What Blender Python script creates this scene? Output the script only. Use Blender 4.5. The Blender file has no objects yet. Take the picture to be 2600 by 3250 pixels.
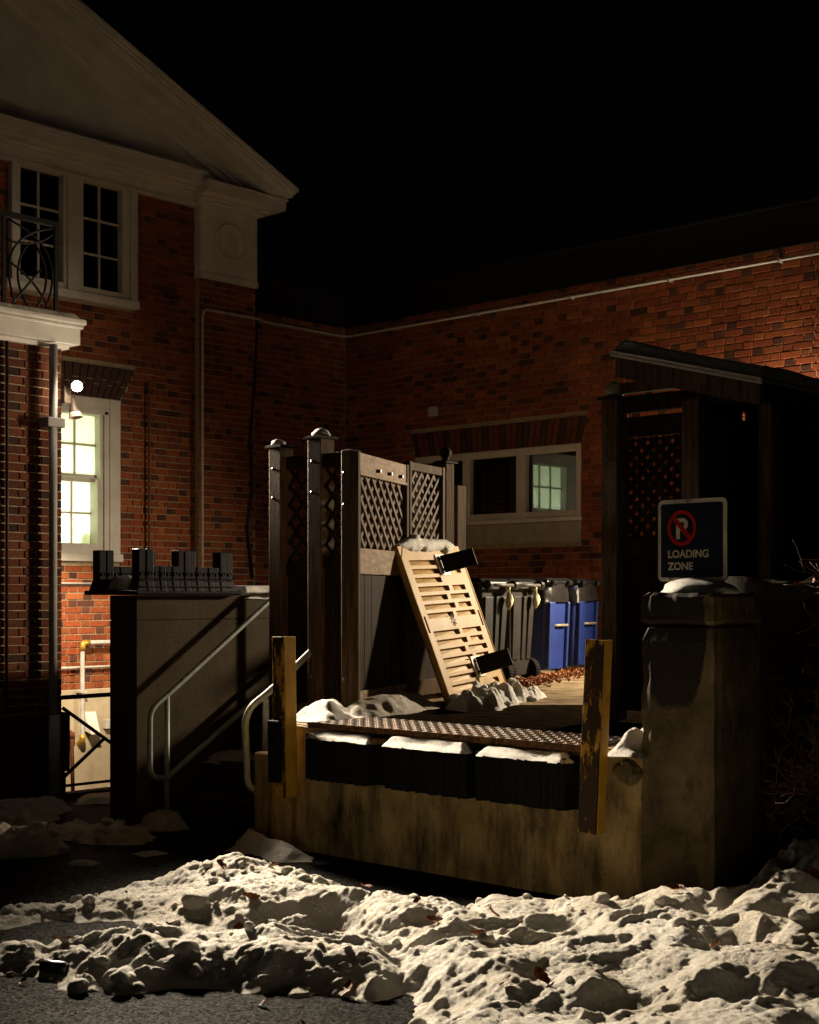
import bpy, bmesh, math, random
import numpy as np
from mathutils import Vector, Matrix, noise as mnoise
random.seed(7); RNG = np.random.RandomState(11)
R = math.radians
sc = bpy.context.scene
COL = sc.collection

# ------------------------------------------------------------------ camera
# the yard's own axes: x runs along the low brick wall (y = 0), y along the gabled front (x = 0)
cam = bpy.data.cameras.new('camera'); camo = bpy.data.objects.new('camera', cam); COL.objects.link(camo)
camo.location = (13.45, -13.20, 1.65); camo.rotation_euler = (R(90), 0, R(43))
cam.sensor_fit = 'HORIZONTAL'; cam.sensor_width = 36; cam.lens = 4560 / 2600 * 36
cam.shift_y = 275 / 2600; cam.clip_start = .05; cam.clip_end = 2000
sc.camera = camo

# ------------------------------------------------------------------ night sky, faint far glow, exposure
w = bpy.data.worlds.new('World'); sc.world = w; w.use_nodes = True
nt = w.node_tree; nt.nodes.clear()
sky = nt.nodes.new('ShaderNodeTexSky'); sky.sky_type = 'NISHITA'; sky.sun_disc = False
sky.sun_elevation = R(7); sky.sun_rotation = R(118)
bgn = nt.nodes.new('ShaderNodeBackground'); bgn.inputs['Strength'].default_value = .00012
wo = nt.nodes.new('ShaderNodeOutputWorld')
nt.links.new(sky.outputs[0], bgn.inputs[0]); nt.links.new(bgn.outputs[0], wo.inputs[0])
sun = bpy.data.lights.new('sun', 'SUN'); suno = bpy.data.objects.new('sun', sun); COL.objects.link(suno)
sun.energy = .014; sun.angle = R(16); sun.color = (1, .88, .74)
suno.rotation_euler = Vector((-.80, .56, -.16)).to_track_quat('-Z', 'Y').to_euler()
sc.view_settings.view_transform = 'Standard'; sc.view_settings.look = 'None'
sc.view_settings.exposure = 0; sc.view_settings.gamma = 1
sc.render.engine = 'CYCLES'; sc.cycles.use_denoising = True; sc.cycles.max_bounces = 6
sc.cycles.sample_clamp_indirect = 4

FLOOD_AT, FLOOD_AIM, FLOOD_W = (2.52, -5.84, 3.55), (12.0, -8.95, .3), 8000
DOWN_AT, DOWN_AIM, DOWN_W = (2.40, -5.78, 3.33), (.1, -4.3, -.2), 1500
PACK_AT, PACK_AIM, PACK_W, PACK_SPILL = (6.70, -.34, 2.95), (5.5, -3.6, 1.0), 1850, 210
ROOM_W = 75

# ------------------------------------------------------------------ materials
def N(nt, t, **k):
    n = nt.nodes.new('ShaderNode' + t)
    for a, b in k.items():
        if a in n.inputs: n.inputs[a].default_value = b
        else: setattr(n, a, b)
    return n
def mat(name, c1, c2=None, scale=8., detail=6., rough=.8, rough2=None, bump=.0, bscale=60., stretch=(1, 1, 1), metal=0., spec=.18,
        c3=None, s3=3., t3=(.45, .6), st3=(1, 1, 1), lo=.35, hi=.65, coat=0., coord='Object', sheen=0.):
    m = bpy.data.materials.new(name); m.use_nodes = True; t = m.node_tree; L = t.links.new
    b = t.nodes['Principled BSDF']
    b.inputs['Roughness'].default_value = rough; b.inputs['Metallic'].default_value = metal
    b.inputs['Specular IOR Level'].default_value = spec; b.inputs['Coat Weight'].default_value = coat
    if c2 is None: c2 = tuple(v * .8 for v in c1)
    tc = N(t, 'NewGeometry') if coord == 'World' else N(t, 'TexCoord')
    out = tc.outputs['Position'] if coord == 'World' else tc.outputs['Object']
    mp = N(t, 'Mapping'); mp.inputs['Scale'].default_value = stretch; L(out, mp.inputs[0])
    n1 = N(t, 'TexNoise', Scale=scale, Detail=detail, Roughness=.62); L(mp.outputs[0], n1.inputs['Vector'])
    r = N(t, 'ValToRGB'); r.color_ramp.elements[0].position = lo; r.color_ramp.elements[1].position = hi
    r.color_ramp.elements[0].color = (*c2, 1); r.color_ramp.elements[1].color = (*c1, 1)
    L(n1.outputs[0], r.inputs[0]); col = r.outputs[0]
    if c3:
        mp3 = N(t, 'Mapping'); mp3.inputs['Scale'].default_value = st3; L(out, mp3.inputs[0])
        n3 = N(t, 'TexNoise', Scale=s3, Detail=9, Roughness=.68); L(mp3.outputs[0], n3.inputs['Vector'])
        r3 = N(t, 'ValToRGB'); r3.color_ramp.elements[0].position = t3[0]; r3.color_ramp.elements[1].position = t3[1]
        L(n3.outputs[0], r3.inputs[0])
        mx = N(t, 'Mix', data_type='RGBA'); L(r3.outputs[0], mx.inputs[0]); L(col, mx.inputs[6]); mx.inputs[7].default_value = (*c3, 1)
        col = mx.outputs[2]
    L(col, b.inputs['Base Color'])
    if rough2 is not None:
        mr = N(t, 'MapRange'); mr.inputs[3].default_value = rough; mr.inputs[4].default_value = rough2
        L(n1.outputs[0], mr.inputs[0]); L(mr.outputs[0], b.inputs['Roughness'])
    if bump:
        nb = N(t, 'TexNoise', Scale=bscale, Detail=8, Roughness=.7); L(mp.outputs[0], nb.inputs['Vector'])
        bp = N(t, 'Bump', Strength=bump, Distance=.01); L(nb.outputs[0], bp.inputs['Height']); L(bp.outputs[0], b.inputs['Normal'])
    return m
def facets(m, scale, amt, rough, spec):           # icy / gritty grains, each with its own tilt
    t = m.node_tree; L = t.links.new; b = t.nodes['Principled BSDF']; g = N(t, 'NewGeometry')
    v = N(t, 'TexVoronoi', Scale=scale); L(g.outputs['Position'], v.inputs['Vector'])
    sb_ = N(t, 'VectorMath', operation='SUBTRACT'); sb_.inputs[1].default_value = (.5, .5, .5); L(v.outputs['Color'], sb_.inputs[0])
    sc_ = N(t, 'VectorMath', operation='SCALE'); sc_.inputs[3].default_value = amt; L(sb_.outputs[0], sc_.inputs[0])
    ad_ = N(t, 'VectorMath', operation='ADD'); L(sc_.outputs[0], ad_.inputs[0])
    if b.inputs['Normal'].links: L(b.inputs['Normal'].links[0].from_socket, ad_.inputs[1])
    else: L(g.outputs['Normal'], ad_.inputs[1])
    nr = N(t, 'VectorMath', operation='NORMALIZE'); L(ad_.outputs[0], nr.inputs[0]); L(nr.outputs[0], b.inputs['Normal'])
    for l in list(b.inputs['Roughness'].links): t.links.remove(l)
    b.inputs['Roughness'].default_value = rough; b.inputs['Specular IOR Level'].default_value = spec
def brick_mat(name, use_obj):
    m = bpy.data.materials.new(name); m.use_nodes = True; t = m.node_tree; L = t.links.new
    b = t.nodes['Principled BSDF']; b.inputs['Roughness'].default_value = .88; b.inputs['Specular IOR Level'].default_value = .25
    if use_obj: src = N(t, 'ObjectInfo').outputs['Color']
    else:
        a = N(t, 'Attribute'); a.attribute_name = 'tint'; src = a.outputs['Color']
    g = N(t, 'NewGeometry')
    n = N(t, 'TexNoise', Scale=38., Detail=8, Roughness=.7); L(g.outputs['Position'], n.inputs['Vector'])
    n2 = N(t, 'TexNoise', Scale=1.1, Detail=3); L(g.outputs['Position'], n2.inputs['Vector'])
    mr = N(t, 'MapRange'); mr.inputs[1].default_value = .3; mr.inputs[2].default_value = .7; mr.inputs[3].default_value = .55; mr.inputs[4].default_value = 1.3
    L(n.outputs[0], mr.inputs[0])
    mr2 = N(t, 'MapRange'); mr2.inputs[1].default_value = .3; mr2.inputs[2].default_value = .7; mr2.inputs[3].default_value = .75; mr2.inputs[4].default_value = 1.15
    L(n2.outputs[0], mr2.inputs[0])
    mu = N(t, 'Math', operation='MULTIPLY'); L(mr.outputs[0], mu.inputs[0]); L(mr2.outputs[0], mu.inputs[1])
    v = N(t, 'VectorMath', operation='SCALE'); L(src, v.inputs[0]); L(mu.outputs[0], v.inputs[3])
    L(v.outputs[0], b.inputs['Base Color'])
    bp = N(t, 'Bump', Strength=.5, Distance=.006); L(n.outputs[0], bp.inputs['Height']); L(bp.outputs[0], b.inputs['Normal'])
    return m
def emit(name, col, s):
    m = bpy.data.materials.new(name); m.use_nodes = True; b = m.node_tree.nodes['Principled BSDF']
    b.inputs['Base Color'].default_value = (*col, 1); b.inputs['Emission Color'].default_value = (*col, 1); b.inputs['Emission Strength'].default_value = s
    return m
def glass_dark(name, refl):
    m = bpy.data.materials.new(name); m.use_nodes = True; t = m.node_tree; t.nodes.clear(); L = t.links.new
    o = N(t, 'OutputMaterial'); d = N(t, 'BsdfTransparent'); d.inputs[0].default_value = (.25, .27, .27, 1)
    g = N(t, 'BsdfGlossy', Roughness=.012); g.inputs[0].default_value = (.9, 1, .98, 1)
    mx = N(t, 'MixShader', Fac=refl); L(d.outputs[0], mx.inputs[1]); L(g.outputs[0], mx.inputs[2]); L(mx.outputs[0], o.inputs[0])
    return m
def frosted(name):
    m = bpy.data.materials.new(name); m.use_nodes = True; t = m.node_tree; t.nodes.clear(); L = t.links.new
    o = N(t, 'OutputMaterial'); d = N(t, 'BsdfTranslucent'); d.inputs[0].default_value = (.88, .93, .83, 1)
    g = N(t, 'BsdfGlossy', Roughness=.15); mx = N(t, 'MixShader', Fac=.06)
    L(d.outputs[0], mx.inputs[1]); L(g.outputs[0], mx.inputs[2]); L(mx.outputs[0], o.inputs[0])
    return m
def snow_mat(name, c1=(.88, .85, .79), c2=(.60, .53, .42), dirt=.6):
    m = bpy.data.materials.new(name); m.use_nodes = True; t = m.node_tree; L = t.links.new
    b = t.nodes['Principled BSDF']; b.inputs['Specular IOR Level'].default_value = .4; b.inputs['Subsurface Weight'].default_value = .0; b.inputs['Subsurface Radius'].default_value = (1, .85, .7); b.inputs['Subsurface Scale'].default_value = .03
    g = N(t, 'NewGeometry')
    n = N(t, 'TexNoise', Scale=2.6, Detail=9, Roughness=.7); L(g.outputs['Position'], n.inputs['Vector'])
    r = N(t, 'ValToRGB'); r.color_ramp.elements[0].position = .33; r.color_ramp.elements[1].position = .62
    r.color_ramp.elements[0].color = (*c2, 1); r.color_ramp.elements[1].color = (*c1, 1); L(n.outputs[0], r.inputs[0])
    sp = N(t, 'TexNoise', Scale=95., Detail=2); L(g.outputs['Position'], sp.inputs['Vector'])
    rs = N(t, 'ValToRGB'); rs.color_ramp.elements[0].position = .70; rs.color_ramp.elements[1].position = .76; L(sp.outputs[0], rs.inputs[0])
    ml = N(t, 'Math', operation='MULTIPLY'); ml.inputs[1].default_value = dirt; L(rs.outputs[0], ml.inputs[0])
    mx = N(t, 'Mix', data_type='RGBA'); L(ml.outputs[0], mx.inputs[0]); L(r.outputs[0], mx.inputs[6]); mx.inputs[7].default_value = (.10, .075, .05, 1)
    L(mx.outputs[2], b.inputs['Base Color'])
    f = N(t, 'TexNoise', Scale=55., Detail=8, Roughness=.75); L(g.outputs['Position'], f.inputs['Vector'])
    f2 = N(t, 'TexNoise', Scale=330., Detail=3, Roughness=.7); L(g.outputs['Position'], f2.inputs['Vector'])
    ad = N(t, 'Math', operation='MULTIPLY_ADD'); ad.inputs[1].default_value = .6; L(f2.outputs[0], ad.inputs[0]); L(f.outputs[0], ad.inputs[2])
    bp = N(t, 'Bump', Strength=1., Distance=.02); L(ad.outputs[0], bp.inputs['Height']); L(bp.outputs[0], b.inputs['Normal'])
    vr = N(t, 'TexVoronoi', Scale=260.); L(g.outputs['Position'], vr.inputs['Vector'])
    rr = N(t, 'MapRange'); rr.inputs[1].default_value = 0; rr.inputs[2].default_value = 1; rr.inputs[3].default_value = .18; rr.inputs[4].default_value = .75
    sx = N(t, 'SeparateColor'); L(vr.outputs['Color'], sx.inputs[0]); L(sx.outputs[0], rr.inputs[0]); L(rr.outputs[0], b.inputs['Roughness'])
    return m
def worn_paint(name, paint, under, rust, amount, scale=14., stretch=(1, 1, .35)):
    m = mat(name, paint, tuple(v * .72 for v in paint), scale=9, rough=.42, rough2=.65, bump=.25, bscale=40,
            c3=under, s3=scale, t3=(amount, amount + .035), st3=stretch, coord='World')
    t = m.node_tree; L = t.links.new; b = t.nodes['Principled BSDF']; cur = b.inputs['Base Color'].links[0].from_socket
    g = N(t, 'NewGeometry'); n = N(t, 'TexNoise', Scale=6., Detail=8, Roughness=.7); L(g.outputs['Position'], n.inputs['Vector'])
    r = N(t, 'ValToRGB'); r.color_ramp.elements[0].position = .56; r.color_ramp.elements[1].position = .72; L(n.outputs[0], r.inputs[0])
    mx = N(t, 'Mix', data_type='RGBA'); L(r.outputs[0], mx.inputs[0]); L(cur, mx.inputs[6]); mx.inputs[7].default_value = (*rust, 1)
    L(mx.outputs[2], b.inputs['Base Color'])
    return m

M = {}
M['brick'] = brick_mat('brick_attr', False); M['brick_obj'] = brick_mat('brick_single', True)
M['mortar'] = mat('mortar', (.40, .32, .20), (.24, .185, .11), scale=30, rough=.95, bump=.5, bscale=120, coord='World')
M['white'] = mat('white_paint', (.66, .62, .56), (.54, .50, .44), scale=3, rough=.55, bump=.12, bscale=50, c3=(.36, .32, .25), s3=5, t3=(.60, .80), st3=(1, 1, .4), coord='World')
M['asphalt'] = mat('asphalt', (.030, .0285, .027), (.003, .0028, .0026), scale=60, detail=5, lo=.46, hi=.64, rough=.55, rough2=.9, bump=1.0, bscale=70, spec=.30, coord='World', c3=(.010, .009, .008), s3=.9, t3=(.45, .70))
def dock_concrete(name):
    m = mat(name, (.44, .315, .135), (.17, .118, .050), scale=3.4, detail=9, rough=.82, bump=.9, bscale=34, coord='World', c3=(.022, .016, .009), s3=2.8, t3=(.46, .64), st3=(1.5, 1., .27))
    t = m.node_tree; L = t.links.new; b = t.nodes['Principled BSDF']; g = N(t, 'NewGeometry'); cur = b.inputs['Base Color'].links[0].from_socket
    for (st_, sc_, lo_, hi_, col_, off_) in (((1.5, 1, .42), 3.0, .54, .78, (.54, .40, .18), 11.), ((1, 1, 1), 9., .60, .72, (.34, .24, .09), 5.), ((2.0, 1, .45), 2.4, .60, .76, (.14, .050, .012), 31.), ((1, 1, 1), 26., .66, .72, (.015, .011, .007), 3.)):
        mp = N(t, 'Mapping'); mp.inputs['Scale'].default_value = st_; mp.inputs['Location'].default_value = (off_, 0, 0); L(g.outputs['Position'], mp.inputs[0])
        n = N(t, 'TexNoise', Scale=sc_, Detail=8, Roughness=.7); L(mp.outputs[0], n.inputs['Vector'])
        r = N(t, 'ValToRGB'); r.color_ramp.elements[0].position = lo_; r.color_ramp.elements[1].position = hi_; L(n.outputs[0], r.inputs[0])
        mx = N(t, 'Mix', data_type='RGBA'); L(r.outputs[0], mx.inputs[0]); L(cur, mx.inputs[6]); mx.inputs[7].default_value = (*col_, 1); cur = mx.outputs[2]
    L(cur, b.inputs['Base Color']); return m
M['concrete'] = dock_concrete('dock_concrete')
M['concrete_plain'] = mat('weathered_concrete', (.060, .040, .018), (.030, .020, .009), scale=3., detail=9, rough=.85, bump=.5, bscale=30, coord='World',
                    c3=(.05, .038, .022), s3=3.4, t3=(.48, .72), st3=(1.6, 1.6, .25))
M['foundation'] = mat('foundation_concrete', (.44, .37, .26), (.33, .27, .18), scale=2.5, detail=8, rough=.88, bump=.35, bscale=24, coord='World', c3=(.22, .17, .10), s3=3, t3=(.55, .75), st3=(1, 1, .3))
M['stone'] = mat('stone_sill', (.40, .37, .30), (.30, .27, .21), scale=6, rough=.85, bump=.3, bscale=60, coord='World')
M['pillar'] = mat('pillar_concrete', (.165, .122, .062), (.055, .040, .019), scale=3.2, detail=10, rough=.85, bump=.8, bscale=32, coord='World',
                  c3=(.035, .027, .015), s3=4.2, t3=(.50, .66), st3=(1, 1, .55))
def damp_stain(m):                              # tongue-shaped damp stain below the cap stone
    t = m.node_tree; L = t.links.new; b = t.nodes['Principled BSDF']; cur = b.inputs['Base Color'].links[0].from_socket
    g = N(t, 'NewGeometry'); sp = N(t, 'SeparateXYZ'); L(g.outputs['Position'], sp.inputs[0])
    n = N(t, 'TexNoise', Scale=7., Detail=8, Roughness=.7); L(g.outputs['Position'], n.inputs['Vector'])
    def mth(op, a, bb): 
        q = N(t, 'Math', operation=op)
        for i_, v in enumerate((a, bb)):
            if v is None: continue
            if isinstance(v, (int, float)): q.inputs[i_].default_value = v
            else: L(v, q.inputs[i_])
        return q.outputs[0]
    u = mth('DIVIDE', mth('SUBTRACT', sp.outputs[0], 9.355), .20); u4 = mth('POWER', mth('ABSOLUTE', u, None), 3.2)
    zz = mth('DIVIDE', mth('SUBTRACT', 1.50, sp.outputs[2]), .44); zz = mth('POWER', mth('ABSOLUTE', zz, None), 2.4)
    v = mth('ADD', mth('ADD', u4, zz), mth('MULTIPLY', mth('SUBTRACT', n.outputs[0], .5), .9))
    r = N(t, 'ValToRGB'); r.color_ramp.elements[0].position = .84; r.color_ramp.elements[1].position = .98; r.color_ramp.elements[0].color = (1, 1, 1, 1); r.color_ramp.elements[1].color = (0, 0, 0, 1); L(v, r.inputs[0])
    mx = N(t, 'Mix', data_type='RGBA'); L(r.outputs[0], mx.inputs[0]); L(cur, mx.inputs[6]); mx.inputs[7].default_value = (.022, .017, .011, 1); L(mx.outputs[2], b.inputs['Base Color'])
damp_stain(M['pillar'])
M['deck'] = mat('deck_concrete', spec=.02, c1=(.36, .275, .165), c2=(.13, .096, .057), scale=3, detail=9, rough=.75, bump=.5, bscale=20, stretch=(1, 2.2, 1), coord='World', c3=(.05, .04, .03), s3=4, t3=(.5, .72), st3=(1, 2.5, 1))
M['deck_dark'] = mat('deck_mat', spec=.0, c1=(.030, .020, .014), c2=(.009, .006, .004), scale=7, rough=.55, rough2=.8, bump=.5, bscale=40, coord='World')
M['plate'] = mat('tread_plate', (.060, .046, .034), (.026, .019, .014), scale=14, rough=.38, rough2=.65, bump=.3, bscale=80, metal=.5, coord='World', c3=(.10, .045, .016), s3=6, t3=(.45, .62))
M['rust_edge'] = mat('rusty_edge', (.21, .105, .040), (.07, .032, .014), scale=22, rough=.6, bump=.5, bscale=80, metal=.3, coord='World')
M['rubber'] = mat('rubber', (.009, .008, .0075), (.004, .0037, .0035), scale=10, spec=.15, rough=.8, bump=.5, bscale=30, stretch=(3, 3, .3), coord='World')
M['yellow'] = worn_paint('yellow_scraped', (.52, .27, .025), (.035, .020, .010), (.17, .06, .012), .47)
M['yellow_rusty'] = worn_paint('yellow_mostly_rust', (.48, .25, .025), (.030, .017, .009), (.15, .052, .012), .42)
M['yellow_clean'] = worn_paint('yellow_side', (.52, .29, .03), (.04, .022, .010), (.17, .07, .014), .66)
M['galv'] = mat('painted_pipe', (.33, .36, .33), (.22, .24, .22), spec=.45, scale=12, rough=.45, rough2=.6, bump=.12, bscale=60, metal=.25, coord='World', c3=(.14, .11, .07), s3=9, t3=(.6, .75))
M['steel'] = mat('galvanised_conduit', (.52, .49, .45), (.38, .35, .32), scale=12, rough=.42, metal=.0, coord='World')
M['brass'] = mat('brass_elbow', (.62, .40, .08), (.42, .24, .04), scale=14, rough=.4, metal=.6)
M['rustpipe'] = mat('rusted_pipe', (.20, .075, .03), (.10, .035, .015), scale=16, rough=.8, bump=.4, bscale=60)
M['greypipe'] = mat('grey_downspout', (.34, .32, .30), (.26, .24, .22), scale=5, rough=.5, coord='World', c3=(.15, .10, .06), s3=6, t3=(.62, .8))
M['blackiron'] = mat('black_iron', (.020, .019, .018), (.012, .011, .010), scale=18, rough=.4, bump=.15)
M['wood'] = mat('weathered_wood', (.115, .072, .038), (.038, .023, .012), spec=.06, scale=7, detail=9, rough=.72, bump=.6, bscale=16, stretch=(5, 5, .5))
M['wood_h'] = mat('weathered_board', (.38, .275, .175), (.15, .095, .055), scale=6, detail=9, rough=.72, bump=.6, bscale=18, stretch=(5, .55, 5))
M['wood_dark'] = mat('dark_stained_wood', (.036, .023, .013), (.011, .0075, .004), spec=.05, scale=7, detail=9, rough=.7, bump=.6, bscale=16, stretch=(5, 5, .5))
M['lattice'] = mat('lattice_wood', (.15, .105, .065), (.06, .040, .024), scale=9, detail=8, rough=.75, bump=.5, bscale=22)
M['bolt'] = mat('bolt_head', (.10, .095, .09), rough=.35, metal=.9)
M['ramp'] = mat('yellow_plastic', (.54, .335, .085), (.39, .225, .045), spec=.12, scale=5, detail=8, rough=.45, rough2=.62, bump=.25, bscale=36, c3=(.22, .155, .075), s3=4.5, t3=(.50, .75))
M['ramp_dirt'] = mat('scuffed_plastic', (.11, .08, .04), (.05, .035, .02), scale=20, rough=.7)
M['blackplastic'] = mat('black_plastic', (.009, .009, .010), (.005, .005, .006), spec=.10, scale=10, rough=.30, rough2=.48, bump=.12, bscale=30)
M['lid'] = mat('black_lid_plastic', (.014, .014, .014), (.008, .008, .008), spec=.45, scale=10, rough=.28, bump=.1, bscale=20)
M['bin_grey'] = mat('grey_bin_plastic', (.026, .028, .023), (.015, .016, .013), scale=5, rough=.5, rough2=.65, bump=.15, bscale=60, c3=(.04, .035, .028), s3=5, t3=(.55, .75))
M['bin_brown'] = mat('brown_grey_bin_plastic', (.027, .022, .018), (.016, .013, .011), scale=5, rough=.5, rough2=.65, bump=.15, bscale=60, c3=(.04, .032, .026), s3=5, t3=(.55, .75))
M['bin_blue'] = mat('blue_bin_plastic', (.008, .026, .155), (.006, .018, .11), spec=.45, scale=5, rough=.42, rough2=.55, bump=.08, bscale=60)
M['bar'] = mat('bin_bar', (.26, .22, .16), rough=.5, metal=.3)
M['handle'] = mat('bin_handle', (.10, .09, .08), rough=.45)
M['bag'] = mat('black_bag_film', (.022, .020, .019), (.012, .011, .011), spec=.45, scale=6, rough=.22, bump=.8, bscale=14)
M['paleplastic'] = mat('pale_bag_film', (.62, .62, .40), (.46, .47, .28), scale=9, rough=.4, bump=.5, bscale=18)
M['signblue'] = mat('sign_blue', (.018, .020, .034), (.013, .015, .026), scale=12, rough=.4, coord='World', c3=(.07, .06, .05), s3=25, t3=(.66, .72))
M['signwhite'] = worn_paint('sign_white', (.62, .56, .46), (.05, .045, .04), (.40, .30, .18), .60, scale=26, stretch=(1, 1, 1))
M['signtext'] = mat('sign_letter', (.62, .56, .43), (.50, .44, .33), scale=30, rough=.5)
M['signred'] = mat('sign_red', (.42, .018, .012), (.32, .012, .010), scale=14, rough=.45)
M['glass'] = glass_dark('night_glass', .14); M['glass_up'] = glass_dark('night_glass_upper', .05)
M['frost'] = frosted('frosted_pane')
M['room'] = mat('room_wall', (.80, .82, .62), (.74, .77, .58), scale=2, rough=.9)
M['curtain'] = mat('pale_curtain', (.55, .75, .72), (.5, .7, .68), scale=4, rough=.9)
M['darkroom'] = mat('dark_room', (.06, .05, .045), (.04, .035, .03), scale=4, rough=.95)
M['snow'] = snow_mat('snow_bank'); M['snow_clean'] = snow_mat('snow_clean', (.88, .87, .84), (.74, .71, .66), .12)
M['snow_old'] = snow_mat('snow_old', (.66, .60, .52), (.46, .40, .32), .6)
for k_ in ('snow', 'snow_clean', 'snow_old'): facets(M[k_], 120., .42, .62, .25)
facets(M['asphalt'], 80., .9, .55, .008)
M['roofing'] = mat('roof_felt', (.022, .020, .018), (.014, .013, .012), scale=10, rough=.8, bump=.3)
M['fascia'] = mat('dark_fascia', (.013, .012, .012), (.009, .0085, .008), scale=4, rough=.6, coord='World')
M['soldier'] = mat('dark_arch_brick', (.075, .040, .030), (.045, .024, .018), scale=18, rough=.9, bump=.4, bscale=60, coord='World')
M['soldier_red'] = mat('red_arch_brick', (.17, .055, .028), (.10, .030, .016), scale=12, rough=.9, bump=.4, bscale=60, coord='World')
M['leaf'] = mat('brown_leaf', (.27, .080, .022), (.11, .034, .012), scale=30, rough=.5, bump=.3, bscale=60)
M['leaf_orange'] = mat('orange_leaf', (.34, .11, .022), (.10, .034, .012), scale=30, rough=.5)
M['twig'] = mat('twig_bark', (.13, .075, .045), (.06, .034, .02), scale=30, rough=.6)
M['can'] = mat('can_metal', (.10, .13, .16), (.05, .03, .03), scale=26, rough=.3, metal=.8)
M['lamp_on'] = emit('lit_lens', (1, .90, .72), 110); M['bracket'] = mat('black_bracket', (.030, .026, .022), (.016, .014, .012), scale=14, rough=.42, rough2=.6, bump=.1)
M['bronze'] = mat('lamp_housing', (.16, .12, .09), (.10, .075, .055), scale=12, rough=.45, metal=.3)
M['offwhite'] = mat('lamp_reflector', (.70, .62, .50), rough=.4)

# ------------------------------------------------------------------ mesh helpers
OFF = {}
class MB:
    def __init__(s): s.v = []; s.f = []
    def add(s, vs, fs):
        o = len(s.v); s.v += [tuple(p) for p in vs]; s.f += [tuple(i + o for i in f) for f in fs]; return s
    def box(s, x0, x1, y0, y1, z0, z1):
        x0, x1 = min(x0, x1), max(x0, x1); y0, y1 = min(y0, y1), max(y0, y1); z0, z1 = min(z0, z1), max(z0, z1)
        return s.add([(x0, y0, z0), (x1, y0, z0), (x1, y1, z0), (x0, y1, z0), (x0, y0, z1), (x1, y0, z1), (x1, y1, z1), (x0, y1, z1)],
                     [(3, 2, 1, 0), (4, 5, 6, 7), (0, 1, 5, 4), (1, 2, 6, 5), (2, 3, 7, 6), (3, 0, 4, 7)])
    def prism(s, lo, hi):                       # two matching rings of points, capped
        n = len(lo)
        return s.add(list(lo) + list(hi), [tuple(range(n))[::-1], tuple(range(n, 2 * n))] + [(i, (i + 1) % n, n + (i + 1) % n, n + i) for i in range(n)])
    def loft(s, rings, cap=True):
        n = len(rings[0]); vs = [p for r in rings for p in r]; fs = []
        for k in range(len(rings) - 1):
            for i in range(n): fs.append((k * n + i, k * n + (i + 1) % n, (k + 1) * n + (i + 1) % n, (k + 1) * n + i))
        if cap: fs += [tuple(range(n))[::-1], tuple(range((len(rings) - 1) * n, len(rings) * n))]
        return s.add(vs, fs)
    def tube(s, pts, r, n=10, cap=True):
        pts = [Vector(p) for p in pts]; rings = []; up = None
        rs = r if isinstance(r, (list, tuple)) else [r] * len(pts)
        for i, p in enumerate(pts):
            d = ((pts[i + 1] - p) if i == 0 else (p - pts[i - 1]) if i == len(pts) - 1 else (pts[i + 1] - p).normalized() + (p - pts[i - 1]).normalized()).normalized()
            if up is None: up = d.orthogonal().normalized()
            up = (up - d * up.dot(d)).normalized(); q = d.cross(up)
            rings.append([p + (up * math.cos(2 * math.pi * k / n) + q * math.sin(2 * math.pi * k / n)) * rs[i] for k in range(n)])
        return s.loft(rings, cap)
    def lathe(s, c, prof, n=16, axis='z'):
        c = Vector(c); rings = []
        for r, h in prof:
            ring = []
            for k in range(n):
                a = 2 * math.pi * k / n; u, v = r * math.cos(a), r * math.sin(a)
                ring.append(c + Vector({'z': (u, v, h), 'x': (h, u, v), 'y': (v, h, u)}[axis]))
            rings.append(ring)
        return s.loft(rings)
    def build(s, name, m, parent=None, world=True, smooth=False, bevel=0., seg=2):
        off = OFF.get(parent, Vector((0, 0, 0))) if world else Vector((0, 0, 0))
        me = bpy.data.meshes.new(name); me.from_pydata([(p[0] - off[0], p[1] - off[1], p[2] - off[2]) for p in s.v], [], s.f)
        me.materials.append(M[m] if isinstance(m, str) else m)
        if not s_nrm(me): pass
        o = bpy.data.objects.new(name, me); COL.objects.link(o)
        if parent: o.parent = parent; OFF[o] = OFF.get(parent, Vector((0, 0, 0)))
        if smooth: me.polygons.foreach_set('use_smooth', [True] * len(me.polygons))
        if bevel:
            b = o.modifiers.new('bevel', 'BEVEL'); b.width = bevel; b.segments = seg; b.limit_method = 'ANGLE'; b.angle_limit = R(40)
            if not smooth: b.harden_normals = False
        return o
def s_nrm(me):
    bm = bmesh.new(); bm.from_mesh(me); bmesh.ops.recalc_face_normals(bm, faces=bm.faces); bm.to_mesh(me); bm.free(); return True
def tag(o, label=None, cat=None, group=None, kind=None):
    if label: o['label'] = label
    if cat: o['category'] = cat
    if group: o['group'] = group
    if kind: o['kind'] = kind
    return o
def thing(name, label, cat, loc=(0, 0, 0), rotz=0., group=None, kind=None):
    o = bpy.data.objects.new(name, None); COL.objects.link(o); o.empty_display_size = .1
    o.location = loc; o.rotation_euler = (0, 0, rotz); OFF[o] = Vector(loc); tag(o, label, cat, group, kind); return o
def copy_tree(o, parent=None):
    c = o.copy(); COL.objects.link(c); c.parent = parent
    for ch in list(o.children): copy_tree(ch, c)
    return c
def bend(pts, r, k=6):                          # round the inner corners of a pipe path
    pts = [Vector(p) for p in pts]; out = [pts[0]]
    for i in range(1, len(pts) - 1):
        a = (pts[i - 1] - pts[i]); b = (pts[i + 1] - pts[i]); d = min(r, a.length * .49, b.length * .49)
        p0 = pts[i] + a.normalized() * d; p2 = pts[i] + b.normalized() * d
        for t in range(k + 1):
            t /= k; out.append(p0 * (1 - t) ** 2 + pts[i] * 2 * t * (1 - t) + p2 * t * t)
    return out + [pts[-1]]
def sm(e0, e1, x):
    t = np.clip((x - e0) / (e1 - e0), 0, 1); return t * t * (3 - 2 * t)
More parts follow.
